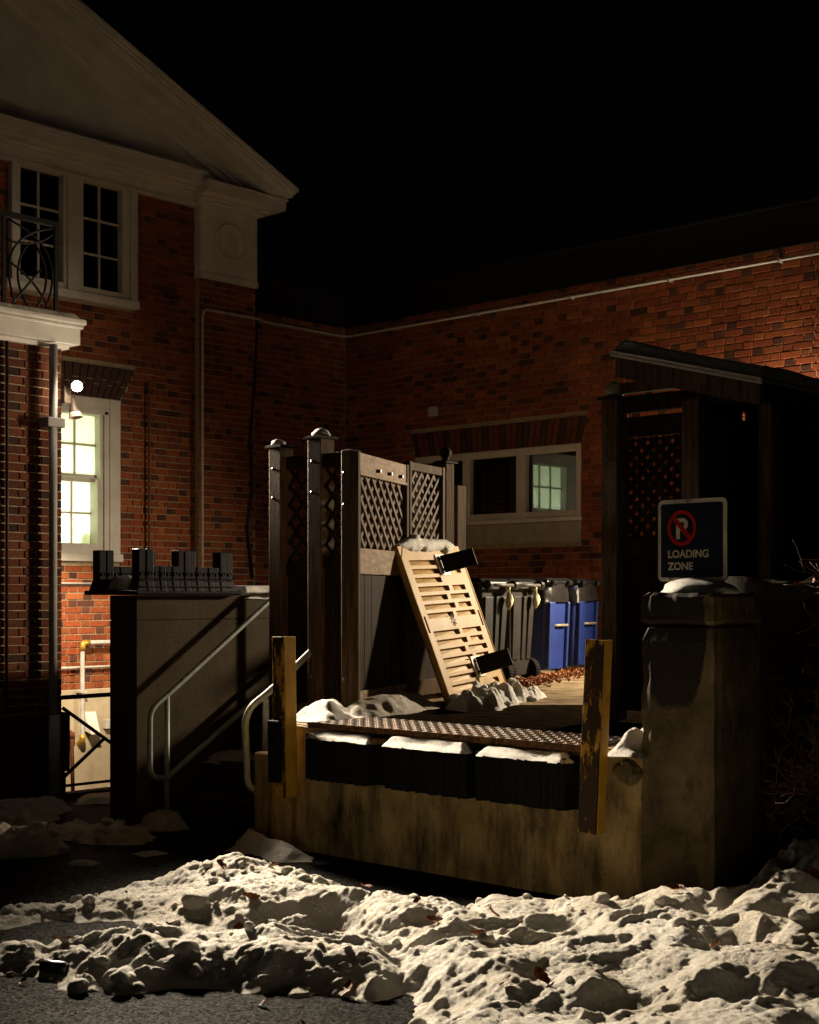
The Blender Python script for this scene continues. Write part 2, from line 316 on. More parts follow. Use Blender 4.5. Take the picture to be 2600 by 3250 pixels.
_T = [RNG.rand(257, 257) for _ in range(12)]
def vn(x, y, f, seed=0):                        # smooth value noise, -1..1
    x = np.asarray(x) * f + seed * 17.3 + 1000; y = np.asarray(y) * f + seed * 9.1 + 1000
    xi = np.floor(x).astype(int); yi = np.floor(y).astype(int); u = x - xi; v = y - yi
    u = u * u * u * (u * (u * 6 - 15) + 10); v = v * v * v * (v * (v * 6 - 15) + 10); T = _T[seed % 12]; xi %= 256; yi %= 256
    return 2 * (T[xi, yi] * (1 - u) * (1 - v) + T[xi + 1, yi] * u * (1 - v) + T[xi, yi + 1] * (1 - u) * v + T[xi + 1, yi + 1] * u * v) - 1
def poly_sd(px, py, poly):                      # signed distance, positive inside
    d = np.full(px.shape, 1e9); ins = np.zeros(px.shape, bool); n = len(poly)
    for i in range(n):
        ax, ay = poly[i]; bx, by = poly[(i + 1) % n]; ex, ey = bx - ax, by - ay
        t = np.clip(((px - ax) * ex + (py - ay) * ey) / (ex * ex + ey * ey + 1e-12), 0, 1)
        d = np.minimum(d, np.hypot(px - ax - t * ex, py - ay - t * ey))
        c = ((ay > py) != (by > py)) & (px < (bx - ax) * (py - ay) / (by - ay + 1e-12) + ax); ins ^= c
    return np.where(ins, d, -d)
def gz(x, y): return -.15 * sm(6.6, 3.4, np.asarray(x, float))
def field(xs, ys, h, base, name, m, parent=None, extra=None, cut=-.02):
    X, Y = np.meshgrid(xs, ys, indexing='ij'); Z = base + h; nx, ny = X.shape
    keep = h > cut
    cell = keep[:-1, :-1] | keep[1:, :-1] | keep[:-1, 1:] | keep[1:, 1:]
    idx = np.arange(nx * ny).reshape(nx, ny); q = np.stack([idx[:-1, :-1], idx[1:, :-1], idx[1:, 1:], idx[:-1, 1:]], -1)[cell]
    used = np.zeros(nx * ny, bool); used[q.ravel()] = True; mp = np.cumsum(used) - 1
    V = np.stack([X.ravel(), Y.ravel(), np.maximum(Z, (base - .05)).ravel()], -1)[used]; Q = mp[q]
    off = OFF.get(parent, Vector((0, 0, 0))); V = V - np.array(off)
    me = bpy.data.meshes.new(name); vs, fs = V.tolist(), Q.tolist()
    if extra:
        o0 = len(vs)
        vs += [(p[0] - off[0], p[1] - off[1], p[2] - off[2]) for p in extra.v]; fs += [tuple(i + o0 for i in f) for f in extra.f]
    me.from_pydata(vs, [], fs); me.materials.append(M[m]); me.polygons.foreach_set('use_smooth', [True] * len(me.polygons))
    o = bpy.data.objects.new(name, me); COL.objects.link(o)
    if parent: o.parent = parent; OFF[o] = off
    return o
_ico = bmesh.new(); bmesh.ops.create_icosphere(_ico, subdivisions=2, radius=1); ICO_V = np.array([v.co[:] for v in _ico.verts]); ICO_F = [tuple(v.index for v in f.verts) for f in _ico.faces]; _ico.free()
def chunk(mb, c, r, seed, sq=(1, 1, .8)):
    rs = np.random.RandomState(seed); k = rs.randn(7, 3); k /= np.linalg.norm(k, axis=1)[:, None]; lim = rs.uniform(.42, .85, 7)
    V = ICO_V.copy()
    for a, l in zip(k, lim):                    # shave a few facets, then roughen
        d = V @ a; V -= np.outer(np.maximum(d - l, 0), a) * .85
    V *= 1 + .22 * np.array([mnoise.noise(Vector(p) * 2.3 + Vector((seed, 0, 0))) for p in V])[:, None]
    V = V * np.array(sq) * r; mb.add((V + np.array(c)).tolist(), ICO_F)
def snow_patch(name, poly, base, H, label, cat='snow', edge=.12, rough=.5, step=.018, m='snow_old', seed=0, lumps=1., chunks=0, hole=0., parent=None):
    xs = np.arange(min(p[0] for p in poly) - .06, max(p[0] for p in poly) + .06, step); ys = np.arange(min(p[1] for p in poly) - .06, max(p[1] for p in poly) + .06, step)
    X, Y = np.meshgrid(xs, ys, indexing='ij'); d = poly_sd(X, Y, poly) + .05 * vn(X, Y, 5, seed) * min(1, edge * 8) + .02 * vn(X, Y, 14, seed + 1) * min(1, edge * 8)
    h = H * sm(-.005, edge, d) * (1 + rough * (.45 * vn(X, Y, 4, seed + 2) + .40 * vn(X, Y, 9, seed + 3))) + lumps * H * .12 * np.abs(vn(X, Y, 20, seed + 4)) * sm(0, .05, d) - .03 * sm(.0, -.04, d)
    if hole: h -= H * 1.6 * sm(hole, hole + .2, vn(X, Y, 6, seed + 5))
    b = base(X, Y) if callable(base) else np.full(X.shape, base)
    ex = None
    if chunks:
        ex = MB(); rs = np.random.RandomState(seed + 40); n = 0
        while n < chunks:
            x, y = rs.uniform(xs[0], xs[-1]), rs.uniform(ys[0], ys[-1])
            if poly_sd(np.array([x]), np.array([y]), poly)[0] < -.04: continue
            r = rs.uniform(.018, .05); z = float(base(x, y)) if callable(base) else base
            i, j = min(int((x - xs[0]) / step), len(xs) - 1), min(int((y - ys[0]) / step), len(ys) - 1)
            chunk(ex, (x, y, z + max(0, h[i, j]) + r * .3), r, int(rs.randint(9999))); n += 1
    o = field(xs, ys, h, b, name, m, parent, ex)
    if label: tag(o, label, cat, kind='stuff')
    return o
def cap_snow(name, c, rx, ry, H, label=None, seed=1, m='snow_clean', parent=None, peak=1.4):
    mb = MB(); rings = []; n = 22
    for k in range(9):
        t = k / 8; rings.append([])
        for i in range(n):
            a = 2 * math.pi * i / n; q = (1 - t ** peak)
            jit = 1 + .18 * mnoise.noise(Vector((math.cos(a) * 1.3, math.sin(a) * 1.3, t * 2 + seed)))
            rings[-1].append((c[0] + rx * q * math.cos(a) * jit, c[1] + ry * q * math.sin(a) * jit, c[2] + H * t * (1 + .12 * mnoise.noise(Vector((math.cos(a), math.sin(a), seed * 3.1))))))
    mb.loft(rings); o = mb.build(name, m, parent, smooth=True)
    if label: tag(o, label, 'snow', kind='stuff')
    return o

# ------------------------------------------------------------------ brick walls
def uv_front(u, v, d): return (d, u, v)        # gabled front: plane x = 0 facing +x, u runs along y
def uv_low(u, v, d): return (u, -d, v)         # low building: plane y = 0 facing -y, u runs along x
def wall_core(mb, fn, u0, u1, v0, v1, holes, d0, d1):
    us = sorted({u0, u1, *[h[0] for h in holes], *[h[1] for h in holes]}); vs = sorted({v0, v1, *[h[2] for h in holes], *[h[3] for h in holes]})
    us = [u for u in us if u0 <= u <= u1]; vs = [v for v in vs if v0 <= v <= v1]
    for i in range(len(us) - 1):
        j = 0
        while j < len(vs) - 1:
            def solid(j): 
                cu, cv = (us[i] + us[i + 1]) / 2, (vs[j] + vs[j + 1]) / 2
                return not any(h[0] < cu < h[1] and h[2] < cv < h[3] for h in holes)
            if not solid(j): j += 1; continue
            k = j
            while k + 1 < len(vs) - 1 and solid(k + 1): k += 1
            a, b = fn(us[i], vs[j], d0), fn(us[i + 1], vs[k + 1], d1); mb.box(a[0], b[0], a[1], b[1], a[2], b[2]); j = k + 1
COURSE, JT = .076, .0105
def tint(rs, header):
    r = rs.rand()
    if (header and r < .30) or r < .04: c = np.array((.085, .030, .019)) * rs.uniform(.7, 1.4)
    elif r < .70: c = np.array((.235, .056, .019)) * rs.uniform(.75, 1.25)
    else: c = np.array((.285, .082, .026)) * rs.uniform(.7, 1.2)
    return c
def lay(fn, u0, u1, v0, v1, holes, d, seed, us0=0.):
    """Flemish bond: list of (fn, ua, ub, va, vb, d, colour)."""
    rs = np.random.RandomState(seed); out = []; n = int(round((v1 - v0) / COURSE))
    for k in range(n):
        va = v0 + k * COURSE; vb = va + COURSE - JT; u = u0 - .34 + (k % 2) * .1725 + us0; header = False
        while u < u1:
            L = (.104 if header else .2145) + rs.uniform(-.004, .004); segs = [(max(u, u0), min(u + L, u1))]
            for h in holes:
                hv0, hv1 = h[2], h[3]
                if vb <= hv0 + .004 or va >= hv1 - .004: continue
                if len(h) > 4:                   # splayed arch: sides lean outwards upwards
                    t = ((va + vb) / 2 - hv0) / (hv1 - hv0); a, b = h[0] - h[4] * t, h[1] + h[4] * t
                else: a, b = h[0], h[1]
                ns = []
                for s0, s1 in segs:
                    if s1 <= a or s0 >= b: ns.append((s0, s1)); continue
                    if s0 < a: ns.append((s0, a - .006))
                    if s1 > b: ns.append((b + .006, s1))
                segs = ns
            for s0, s1 in segs:
                if s1 - s0 > .025: out.append((fn, s0, s1, va + rs.uniform(-.0015, .0015), vb + rs.uniform(-.0015, .0015), d + rs.uniform(-.0025, .0025), tint(rs, header)))
            u += L + JT; header = not header
    return out
def brick_verts(b, o=(0, 0, 0)):
    fn, u0, u1, v0, v1, d, c = b; e = .004; back = d - .02
    P = [fn(u0, v0, back), fn(u1, v0, back), fn(u1, v1, back), fn(u0, v1, back), fn(u0, v0, d - e), fn(u1, v0, d - e), fn(u1, v1, d - e), fn(u0, v1, d - e),
         fn(u0 + e, v0 + e, d), fn(u1 - e, v0 + e, d), fn(u1 - e, v1 - e, d), fn(u0 + e, v1 - e, d)]
    P = [(p[0] - o[0], p[1] - o[1], p[2] - o[2]) for p in P]
    Fc = [(0, 1, 5, 4), (1, 2, 6, 5), (2, 3, 7, 6), (3, 0, 4, 7), (4, 5, 9, 8), (5, 6, 10, 9), (6, 7, 11, 10), (7, 4, 8, 11), (8, 9, 10, 11)]
    if fn is uv_low: Fc = [f[::-1] for f in Fc]
    return P, Fc
CAMV = Vector(camo.location); _f = Vector((-math.sin(R(43)), math.cos(R(43)), 0)); _r = Vector((math.cos(R(43)), math.sin(R(43)), 0))
def in_frame(p):
    d = Vector(p) - CAMV; t = d.dot(_f)
    if t < .1: return False
    u, v = 4560 * d.dot(_r) / t + 1300, 1900 - 4560 * d.z / t
    return 5 < u < 2595 and 5 < v < 3245
def bricks(root, parent, lst, show, label):
    """the 300 that show largest as parts, the rest as one part"""
    key = lambda b: (Vector(b[0]((b[1] + b[2]) / 2, (b[3] + b[4]) / 2, b[5])) - CAMV).length / math.sqrt((b[2] - b[1]))
    vis = sorted([i for i, b in enumerate(lst) if show(b) and in_frame(b[0]((b[1] + b[2]) / 2, (b[3] + b[4]) / 2, 0))], key=lambda i: key(lst[i]))[:300]
    vs = set(vis); o0 = OFF[root]
    for i in vis:
        P, Fc = brick_verts(lst[i]); c = np.mean(P, 0); me = bpy.data.meshes.new('brick')
        me.from_pydata([tuple(np.array(p) - c) for p in P], [], Fc); me.materials.append(M['brick_obj'])
        o = bpy.data.objects.new('brick', me); COL.objects.link(o); o.parent = parent; o.location = Vector(c) - o0; o.color = (*lst[i][6], 1)
    V, Fc, C = [], [], []
    for i, b in enumerate(lst):
        if i in vs: continue
        P, f = brick_verts(b, o0); k = len(V); V += P; Fc += [tuple(j + k for j in q) for q in f]; C += [b[6]] * 12
    me = bpy.data.meshes.new('brickwork'); me.from_pydata(V, [], Fc); me.materials.append(M['brick'])
    at = me.attributes.new('tint', 'FLOAT_COLOR', 'POINT'); at.data.foreach_set('color', np.concatenate([np.array(C), np.ones((len(C), 1))], 1).ravel())
    o = bpy.data.objects.new('brickwork', me); COL.objects.link(o); o.parent = parent; o['kind'] = 'stuff'; o['label'] = label

def bxf(mb, fn, u0, u1, v0, v1, d0, d1):
    a, b = fn(u0, v0, d0), fn(u1, v1, d1); return mb.box(a[0], b[0], a[1], b[1], a[2], b[2])

# ------------------------------------------------------------------ ground
gx = [-400, -60, -12, 0, 2.25, 2.8, 3.4, 3.8, 4.2, 4.6, 5, 5.4, 5.8, 6.2, 6.6, 9, 14, 60, 400]; gy = [-400, -60, -16, -5.85, -2.0, 0, 60, 400]
V = [(x, y, float(gz(x, y))) for x in gx for y in gy]; Fg = []
for i in range(len(gx) - 1):
    for j in range(len(gy) - 1):
        if 0 <= gx[i] < 2.25 and -5.85 <= gy[j] < -2.0: continue
        k = i * len(gy) + j; Fg.append((k, k + len(gy), k + len(gy) + 1, k + 1))
mb = MB(); mb.v = V; mb.f = Fg; g = mb.build('ground', 'asphalt'); tag(g, 'dark wet asphalt yard with frost and grit', 'ground', kind='structure')
mb = MB(); mb.box(.04, 2.25, -5.85, -2.0, -1.4, -1.3); mb.box(2.25, 2.40, -5.85, -2.0, -1.4, -.105); mb.box(-.2, 2.25, -2.0, -1.8, -1.4, -.05)
a = mb.build('areaway', 'concrete_plain', bevel=.008); tag(a, 'sunken concrete areaway beneath the lit window', 'areaway', kind='structure')

# ------------------------------------------------------------------ gabled building on the left
gab = thing('gabled_building', 'tall red brick building with pale pediment and lit frosted window', 'building', (0, -4, 0))
UW = (-4.99, -3.37, 4.95, 6.30); LW = (-4.935, -3.57, 2.06, 3.88); ARCH = (-4.935, -3.57, 3.88, 4.26, .215)
mb = MB(); wall_core(mb, uv_front, -12, -1.64, .65, 6.27, [UW, LW], -.30, -.008)
mb.box(-9, -.30, -12, -11.8, -1.4, 6.27); mb.box(-9, -8.8, -12, -1.7, -1.4, 6.27); mb.box(-9, -.30, -1.94, -1.64, -1.4, 6.27)
wall = mb.build('wall', 'mortar', gab)
mb = MB(); mb.box(-.30, .035, -12, -1.62, -1.4, .652); mb.build('foundation', 'foundation', gab, bevel=.01)
lst = lay(uv_front, -6.5, -1.64, .655, 6.27, [UW, LW, ARCH], .004, 3)
# the one-storey bay in front
mb = MB(); mb.box(.04, 2.362, -9.2, -5.9, .4, 3.93); mb.build('bay_wall', 'mortar', gab)
mb = MB(); mb.box(.04, 2.43, -9.2, -5.84, .10, .63); mb.box(.04, 2.41, -9.2, -5.87, -1.4, .10); mb.build('bay_foundation', 'concrete_plain', gab, bevel=.02)
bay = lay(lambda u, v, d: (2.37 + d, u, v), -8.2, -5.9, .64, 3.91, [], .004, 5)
allb = lst + [b[:6] + (b[6] * .42,) for b in bay]  # bay bricks get a darker tint, shade put into their colour
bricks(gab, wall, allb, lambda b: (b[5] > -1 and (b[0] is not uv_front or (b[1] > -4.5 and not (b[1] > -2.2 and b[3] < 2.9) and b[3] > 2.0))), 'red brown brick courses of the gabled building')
# flat arch over the lower window: two courses of leaning dark bricks
n = 17
for i in range(n):
    for k, (t0, t1) in enumerate(((0, .56), (.56, 1.)) if i % 2 else ((0, .42), (.42, 1.))):
        P = []
        for d in (-.02, .006):
            for (s, t) in ((i + .07, t0 + .015), (i + .93, t0 + .015), (i + .93, t1 - .015), (i + .07, t1 - .015)):
                u0 = LW[0] - ARCH[4] * t; u1 = LW[1] + ARCH[4] * t; P.append((d, u0 + (u1 - u0) * s / n, 3.885 + .37 * t))
        mb = MB(); mb.prism(P[:4], P[4:]); mb.build('brick', 'soldier', wall)

def window(root, fn, outer, panes, d_frame, d_pane, glass, trim, name='window', sill=None, bars=None, label=None):
    mb = MB(); u0, u1, v0, v1 = outer
    holes = panes['open']
    wall_core(mb, fn, u0, u1, v0, v1, holes, d_pane - .05, d_frame)
    win = mb.build(name, trim, root, bevel=.006)
    if label: win['label'] = label
    for (a, b, c, d, cols, rows, dd, *alt) in panes['sash']:
        mb = MB(); cu = [a + (b - a) * i / cols for i in range(cols + 1)]; cv = [c + (d - c) * i / rows for i in range(rows + 1)]
        for i in range(1, cols): bxf(mb, fn, cu[i] - .011, cu[i] + .011, c, d, dd - .02, dd + .022)
        if cols > 1: mb.build('muntin', trim, win)
        for j in range(1, rows):
            mb = MB(); bxf(mb, fn, a, b, cv[j] - .011, cv[j] + .011, dd - .018, dd + .020); mb.build('muntin', trim, win)
        for i in range(cols):
            for j in range(rows):
                mb = MB(); bxf(mb, fn, cu[i], cu[i + 1], cv[j], cv[j + 1], dd - .004, dd + .002); mb.build('pane', alt[0] if alt else glass, win)
    if sill:
        mb = MB(); bxf(mb, fn, *sill); mb.build('sill', trim, win, bevel=.01)
    return win
# upper pair
window(gab, uv_front, UW, {'open': [(-4.872, -4.342, 5.09, 6.255), (-4.084, -3.567, 5.09, 6.255)],
       'sash': [(-4.872, -4.342, 5.09, 6.255, 2, 3, -.05), (-4.084, -3.567, 5.09, 6.255, 2, 3, -.05)]}, .045, -.05, 'glass_up', 'white',
       sill=(-5.06, -3.36, 4.93, 5.02, -.05, .095), label='dark twin casement window of two by three panes each')
for q in ((.035, .075, -3.47, -3.372), (.03, .07, -4.99, -4.91), (.035, .070, -4.30, -4.13)):
    mb = MB(); mb.box(*q, 5.02, 6.268); mb.build('window_casing', 'white', gab, bevel=.008)
# lower lit sash window
lw = window(gab, uv_front, LW, {'open': [(-4.665, -3.84, 2.99, 3.69), (-4.63, -3.875, 2.26, 2.985)],
       'sash': [(-4.665, -3.84, 3.03, 3.69, 3, 2, -.10), (-4.63, -3.875, 2.26, 2.945, 3, 2, -.14)]}, .012, -.10, 'frost', 'white',
       sill=(-4.96, -3.555, 2.06, 2.15, -.1, .05), label='lit frosted sash window with white frame')
mb = MB()
for (u0, u1, v0, v1, d0, d1) in ((-3.80, -3.745, 2.16, 3.74, .0, .03), (-4.76, -4.705, 2.16, 3.74, .0, .03), (-4.76, -3.745, 3.70, 3.755, .0, .03), (-4.665, -3.82, 2.945, 3.03, -.13, -.065),
                                 (-3.72, -3.575, 2.15, 3.875, .0, .022), (-4.93, -4.79, 2.15, 3.875, .0, .022), (-4.79, -3.72, 3.775, 3.875, .0, .022)):
    bxf(mb, uv_front, u0, u1, v0, v1, d0, d1)
mb.build('sash_rail', 'white', lw, bevel=.006)
# the room behind it
mb = MB()
for q in ((-2.6, -2.5, -5.6, -3.2, 1.6, 4.2), (-2.5, -.302, -5.6, -5.5, 1.6, 4.2), (-2.5, -.302, -3.3, -3.2, 1.6, 4.2), (-2.5, -.302, -5.5, -3.3, 1.6, 1.7), (-2.5, -.302, -5.5, -3.3, 4.1, 4.2)): mb.box(*q)
mb.build('lit_room', 'room', gab)
pl = bpy.data.lights.new('room_lamp', 'POINT'); pl.energy = ROOM_W; pl.color = (1, .98, .86); pl.shadow_soft_size = .15
po = bpy.data.objects.new('room_lamp', pl); COL.objects.link(po); po.location = (-1.0, -4.40, 2.62)
mb = MB(); mb.box(-.30, -.20, -4.02, -3.93, 2.24, 2.36); mb.box(-.29, -.21, -4.0, -3.95, 2.36, 2.40); mb.build('bottle', 'darkroom', gab)
mb = MB(); mb.box(-2.6, -.9, -5.1, -3.3, 4.9, 6.25); 
# entablature
mb = MB(); mb.box(-.3, .06, -12, -1.64, 6.27, 6.42); mb.box(.04, .085, -12, -2.52, 6.27, 6.30); mb.build('frieze', 'white', gab, bevel=.006)
cor = MB()
for (z0, z1, p) in ((6.40, 6.435, .09), (6.435, 6.475, .15), (6.475, 6.58, .27), (6.58, 6.61, .29), (6.61, 6.645, .31)): cor.box(-.3, p, -12, -2.54, z0, z1)
cor.build('cornice', 'white', gab, bevel=.008)
cor = MB()
for (z0, z1, p) in ((6.28, 6.315, .05), (6.315, 6.355, .10), (6.355, 6.47, .245), (6.47, 6.50, .27)): cor.box(-.3, .12 + p, -2.55 - p * .2, -1.63 + p, z0 + .03, z1 + .03)
cor.build('cornice_return', 'white', gab, bevel=.008)
# pilaster head with roundel, and the flat brick strip under it
mb = MB(); mb.box(-.05, .12, -2.51, -1.63, 5.52, 6.31); mb.box(-.05, .132, -2.515, -1.622, 5.44, 5.515); mb.build('pilaster_head', 'white', gab, bevel=.008)
mb = MB(); mb.lathe((.12, -2.07, 5.92), [(.222, -.01), (.222, .018), (.205, .030), (.188, .018), (.16, .004), (.11, .004), (.085, .012), (.07, .022), (.05, .012), (.035, .012), (.02, .030), (.004, .036)], 40, 'x')
mb.build('roundel', 'white', gab, smooth=True)
pb = lay(lambda u, v, d: (.085 + d, u, v), -2.50, -1.64, .66, 5.44, [], .004, 9)
mb = MB(); mb.box(-.02, .08, -2.505, -1.635, .65, 5.44); mb.build('pilaster', 'mortar', gab)
V, Fc, C = [], [], []
for b in pb:
    P, f = brick_verts(b, OFF[gab]); k = len(V); V += P; Fc += [tuple(j + k for j in q) for q in f]; C += [b[6]] * 12
me = bpy.data.meshes.new('pilaster_brickwork'); me.from_pydata(V, [], Fc); me.materials.append(M['brick']); at = me.attributes.new('tint', 'FLOAT_COLOR', 'POINT')
at.data.foreach_set('color', np.concatenate([np.array(C), np.ones((len(C), 1))], 1).ravel())
o = bpy.data.objects.new('pilaster_brickwork', me); COL.objects.link(o); o.parent = gab; o['kind'] = 'stuff'
# pediment: raking mouldings rise towards an apex out of frame
SL, TB, TZ, MID = .4286, -1.27, 6.665, -6.6
def rake(z_off0, z_off1, a0, a1, b_end):
    m_ = MB()
    for sgn in (1, -1):
        e = b_end if sgn > 0 else 2 * MID - b_end
        f = lambda bb: TZ + SL * (TB - bb if sgn > 0 else bb - (2 * MID - TB))
        q = [(e, f(e) - z_off1), (MID, f(MID) - z_off1), (MID, f(MID) - z_off0), (e, f(e) - z_off0)]
        m_.prism([(a0, y, z) for y, z in q], [(a1, y, z) for y, z in q])
    return m_
mm = MB()
for (o0, o1, a1, be) in ((0, .045, .48, -1.27), (.045, .085, .455, -1.295), (.085, .13, .43, -1.32), (.13, .155, .40, -1.35), (.155, .29, .37, -1.38)):
    r_ = rake(o0, o1, -.3, a1, be); mm.add(r_.v, r_.f)
mm.build('raking_cornice', 'white', gab, bevel=.007)
mm = MB()
for (o0, o1, a1, be) in ((.29, .33, .16, -1.9), (.33, .40, .11, -2.05)):
    r_ = rake(o0, o1, -.3, a1, be); mm.add(r_.v, r_.f)
mm.build('bed_moulding', 'white', gab, bevel=.007)
q = [(-1.75, 6.60), (2 * MID + 1.75, 6.60), (MID, TZ + SL * (TB - MID) - .3)]
mb = MB(); mb.prism([(-.2, y, z) for y, z in q], [(.055, y, z) for y, z in q]); mb.build('tympanum', 'white', gab)
r_ = rake(-.03, .06, -9, .44, -1.30); r_.build('roof', 'roofing', gab)
# bay roof cornice
mb = MB(); mb.box(.0, 2.49, -9.3, -5.78, 3.925, 4.065); mb.box(.0, 2.42, -9.3, -5.85, 3.885, 3.925); mb.build('bay_fascia', 'white', gab, bevel=.006)
mb = MB(); mb.box(.0, 2.515, -9.3, -5.755, 4.065, 4.10); mb.box(.0, 2.535, -9.3, -5.737, 4.10, 4.155); mb.build('bay_cornice', 'white', gab, bevel=.018, seg=3)
# pipes on this front
mb = MB(); mb.tube([(2.47, -6.05, 3.9), (2.465, -6.05, .55)], .037, 14); mb.tube([(2.485, -6.05, .62), (2.485, -6.05, -.19)], .052, 14); mb.build('downspout', 'greypipe', gab, smooth=True)
mb = MB(); mb.box(2.37, 2.525, -6.14, -5.96, 3.165, 3.25); mb.build('downspout_collar', 'greypipe', gab, bevel=.008)
mb = MB(); mb.tube([(2.40, -6.47, 3.95), (2.40, -6.468, 2.4), (2.40, -6.475, .7)], .014, 8); mb.build('cable', 'blackiron', gab, smooth=True)
mb = MB(); mb.tube([(.05, -3.2, 1.4), (.05, -3.2, 4.0)], .016, 10); mb.tube([(.05, -3.2, 4.0), (.05, -3.2, 4.14)], .02, 10); mb.box(.0, .075, -3.235, -3.165, 3.72, 3.745); mb.box(.0, .075, -3.235, -3.165, 2.5, 2.525); mb.build('thin_pipe', 'rustpipe', gab, smooth=False)
mb = MB(); mb.tube([(.03, -1.60, 5.5), (.10, -1.62, 5.0), (.11, -1.66, 4.3), (.11, -1.74, 3.6), (.11, -1.70, 3.0), (.11, -1.78, 2.5), (.11, -1.70, 1.9)], .016, 8); mb.build('cable', 'blackiron', gab, smooth=True)
mb = MB(); mb.tube(bend([(.10, -3.3, 1.166), (.10, -4.137, 1.166), (.10, -4.137, .09), (.0, -4.137, .06)], .05), .026, 14); gp = mb.build('grey_pipe', 'steel', gab, smooth=True)
for q in ([(.10, -4.05, 1.166), (.10, -4.137, 1.166), (.10, -4.137, 1.08)], [(.10, -4.137, .16), (.10, -4.137, .08), (.02, -4.137, .06)]):
    mb = MB(); mb.tube(bend(q, .05), .034, 14); mb.build('brass_elbow', 'brass', gp, smooth=True)
mb = MB(); mb.box(.035, .13, -4.18, -4.095, .62, .64); mb.build('pipe_clip', 'steel', gp)
mb = MB(); mb.tube([(.05, -5.5, .895), (.05, -3.0, .895)], .014, 8); mb.build('thin_line', 'steel', gab, smooth=True)
mb = MB(); mb.tube([(.04, -5.5, 1.817), (.04, -3.8, 1.817)], .012, 8); mb.build('thin_line', 'steel', gab, smooth=True)
mb = MB(); mb.tube(bend([(.03, -4.30, .20), (.08, -4.26, .20), (.08, -4.245, -.5)], .04), .021, 12); mb.lathe((.08, -4.255, .16), [(.03, -.03), (.03, .03)], 12); mb.build('rusty_pipe', 'rustpipe', gab, smooth=True)
mb = MB(); mb.prism([(.03, -4.08, .20), (.03, -3.92, .20), (.03, -3.92, .40), (.03, -4.08, .40)], [(.16, -4.06, .16), (.16, -3.94, .16), (.05, -3.93, .40), (.05, -4.07, .40)]); mb.build('vent_hood', 'white', gab, bevel=.004)
mb = MB(); mb.box(.03, .09, -3.82, -3.72, .20, .30); mb.build('junction_box', 'steel', gab, bevel=.005)

# conduit that turns the corner under the eaves
cd = thing('conduit', 'long thin metal conduit running round the brick corner below the eaves', 'pipe', (.06, -2.5, 2))
mb = MB(); mb.tube(bend([(.14, -2.505, .9), (.15, -2.505, 5.06), (.15, -1.6, 5.062), (.07, -1.5, 5.062), (.07, -.07, 5.062), (9.5, -.07, 5.062)], .10), .016, 10); mb.build('tube', 'steel', cd, smooth=True)
for x in (1.0, 2.3, 3.7, 5.0, 6.3, 7.6):
    mb = MB(); mb.box(x - .009, x + .009, -.09, .0, 5.042, 5.082); mb.build('clip', 'greypipe', cd)

# ------------------------------------------------------------------ low brick building at the back
low = thing('low_building', 'low flat-roofed red brick building behind the dock with dark window', 'building', (4, 0, 0))
RW = (1.25, 3.79, 2.30, 3.41); RARCH = (1.25, 3.79, 3.41, 3.735, .09)
mb = MB(); wall_core(mb, uv_low, 0, 14, -.3, 5.2, [RW], -.30, -.008)
mb.box(-.30, -.03, -1.62, .0, -.3, 5.2); mb.box(13.7, 14, .3, 8, -.3, 5.2); mb.box(-.3, 14, 8, 8.3, -.3, 5.2); mb.box(-.3, 0, 0, 8, -.3, 5.2); wl = mb.build('wall', 'mortar', low)
lb = lay(uv_low, .0, 10.2, .655, 5.2, [RW, RARCH], .004, 21)
lk = lay(lambda u, v, d: (-.022 + d, u, v), -1.62, -.004, .655, 5.2, [], .004, 22)
bricks(low, wl, lb + lk, lambda b: b[0] is uv_low and b[3] > 3.15 and b[1] > 4.0, 'red brown brick courses of the low building')
n = 30
for i in range(n):
    P = []
    for d in (-.02, .006):
        for (s, t) in ((i + .07, .02), (i + .93, .02), (i + .93, .97), (i + .07, .97)):
            u0 = RW[0] - .09 * t; u1 = RW[1] + .09 * t; P.append(uv_low(u0 + (u1 - u0) * s / n, 3.415 + .31 * t, d))
    mb = MB(); mb.prism(P[:4], P[4:]); mb.build('brick', 'soldier' if (i * 7 % 10) < 4 else 'soldier_red', wl)
mb = MB(); mb.box(-.26, 14.05, -.05, .3, 5.19, 5.60); mb.box(-.30, .03, -1.62, -.05, 5.19, 5.60); mb.box(-.26, 14.06, -.07, .3, 5.60, 5.63); mb.box(-.30, .05, -1.62, -.07, 5.60, 5.63); mb.build('parapet_fascia', 'fascia', low)
mb = MB(); mb.box(-.2, 14, .3, 8.2, 5.2, 5.3); mb.build('roof', 'roofing', low)
window(low, uv_low, (1.25, 3.79, 2.56, 3.41), {'open': [(1.33, 2.03, 2.66, 3.33), (2.15, 2.86, 2.66, 3.33), (3.0, 3.73, 2.66, 3.33)],
       'sash': [(1.33, 2.03, 2.66, 3.33, 1, 1, -.06, 'glass_up'), (2.15, 2.86, 2.66, 3.33, 1, 1, -.06, 'glass_up'), (3.0, 3.73, 2.66, 3.33, 1, 1, -.06)]}, .012, -.06, 'glass', 'white',
       sill=(1.22, 3.805, 2.535, 2.59, -.06, .045), label='wide white framed window of three dark panes')
mb = MB(); mb.box(1.25, 1.72, -.012, .2, 2.30, 2.53); mb.box(1.723, 3.795, -.012, .2, 2.30, 2.53); mb.build('stone_panel', 'stone', low, bevel=.004)
mb = MB()
for q in ((.8, 4.6, 2.2, 2.3, 1.6, 4.0), (.8, .9, .31, 2.2, 1.6, 4.0), (4.5, 4.6, .31, 2.2, 1.6, 4.0), (.8, 4.6, .31, 2.2, 1.6, 1.7), (.8, 4.6, .31, 2.2, 3.9, 4.0)): mb.box(*q)
mb.build('dark_room', 'darkroom', low)
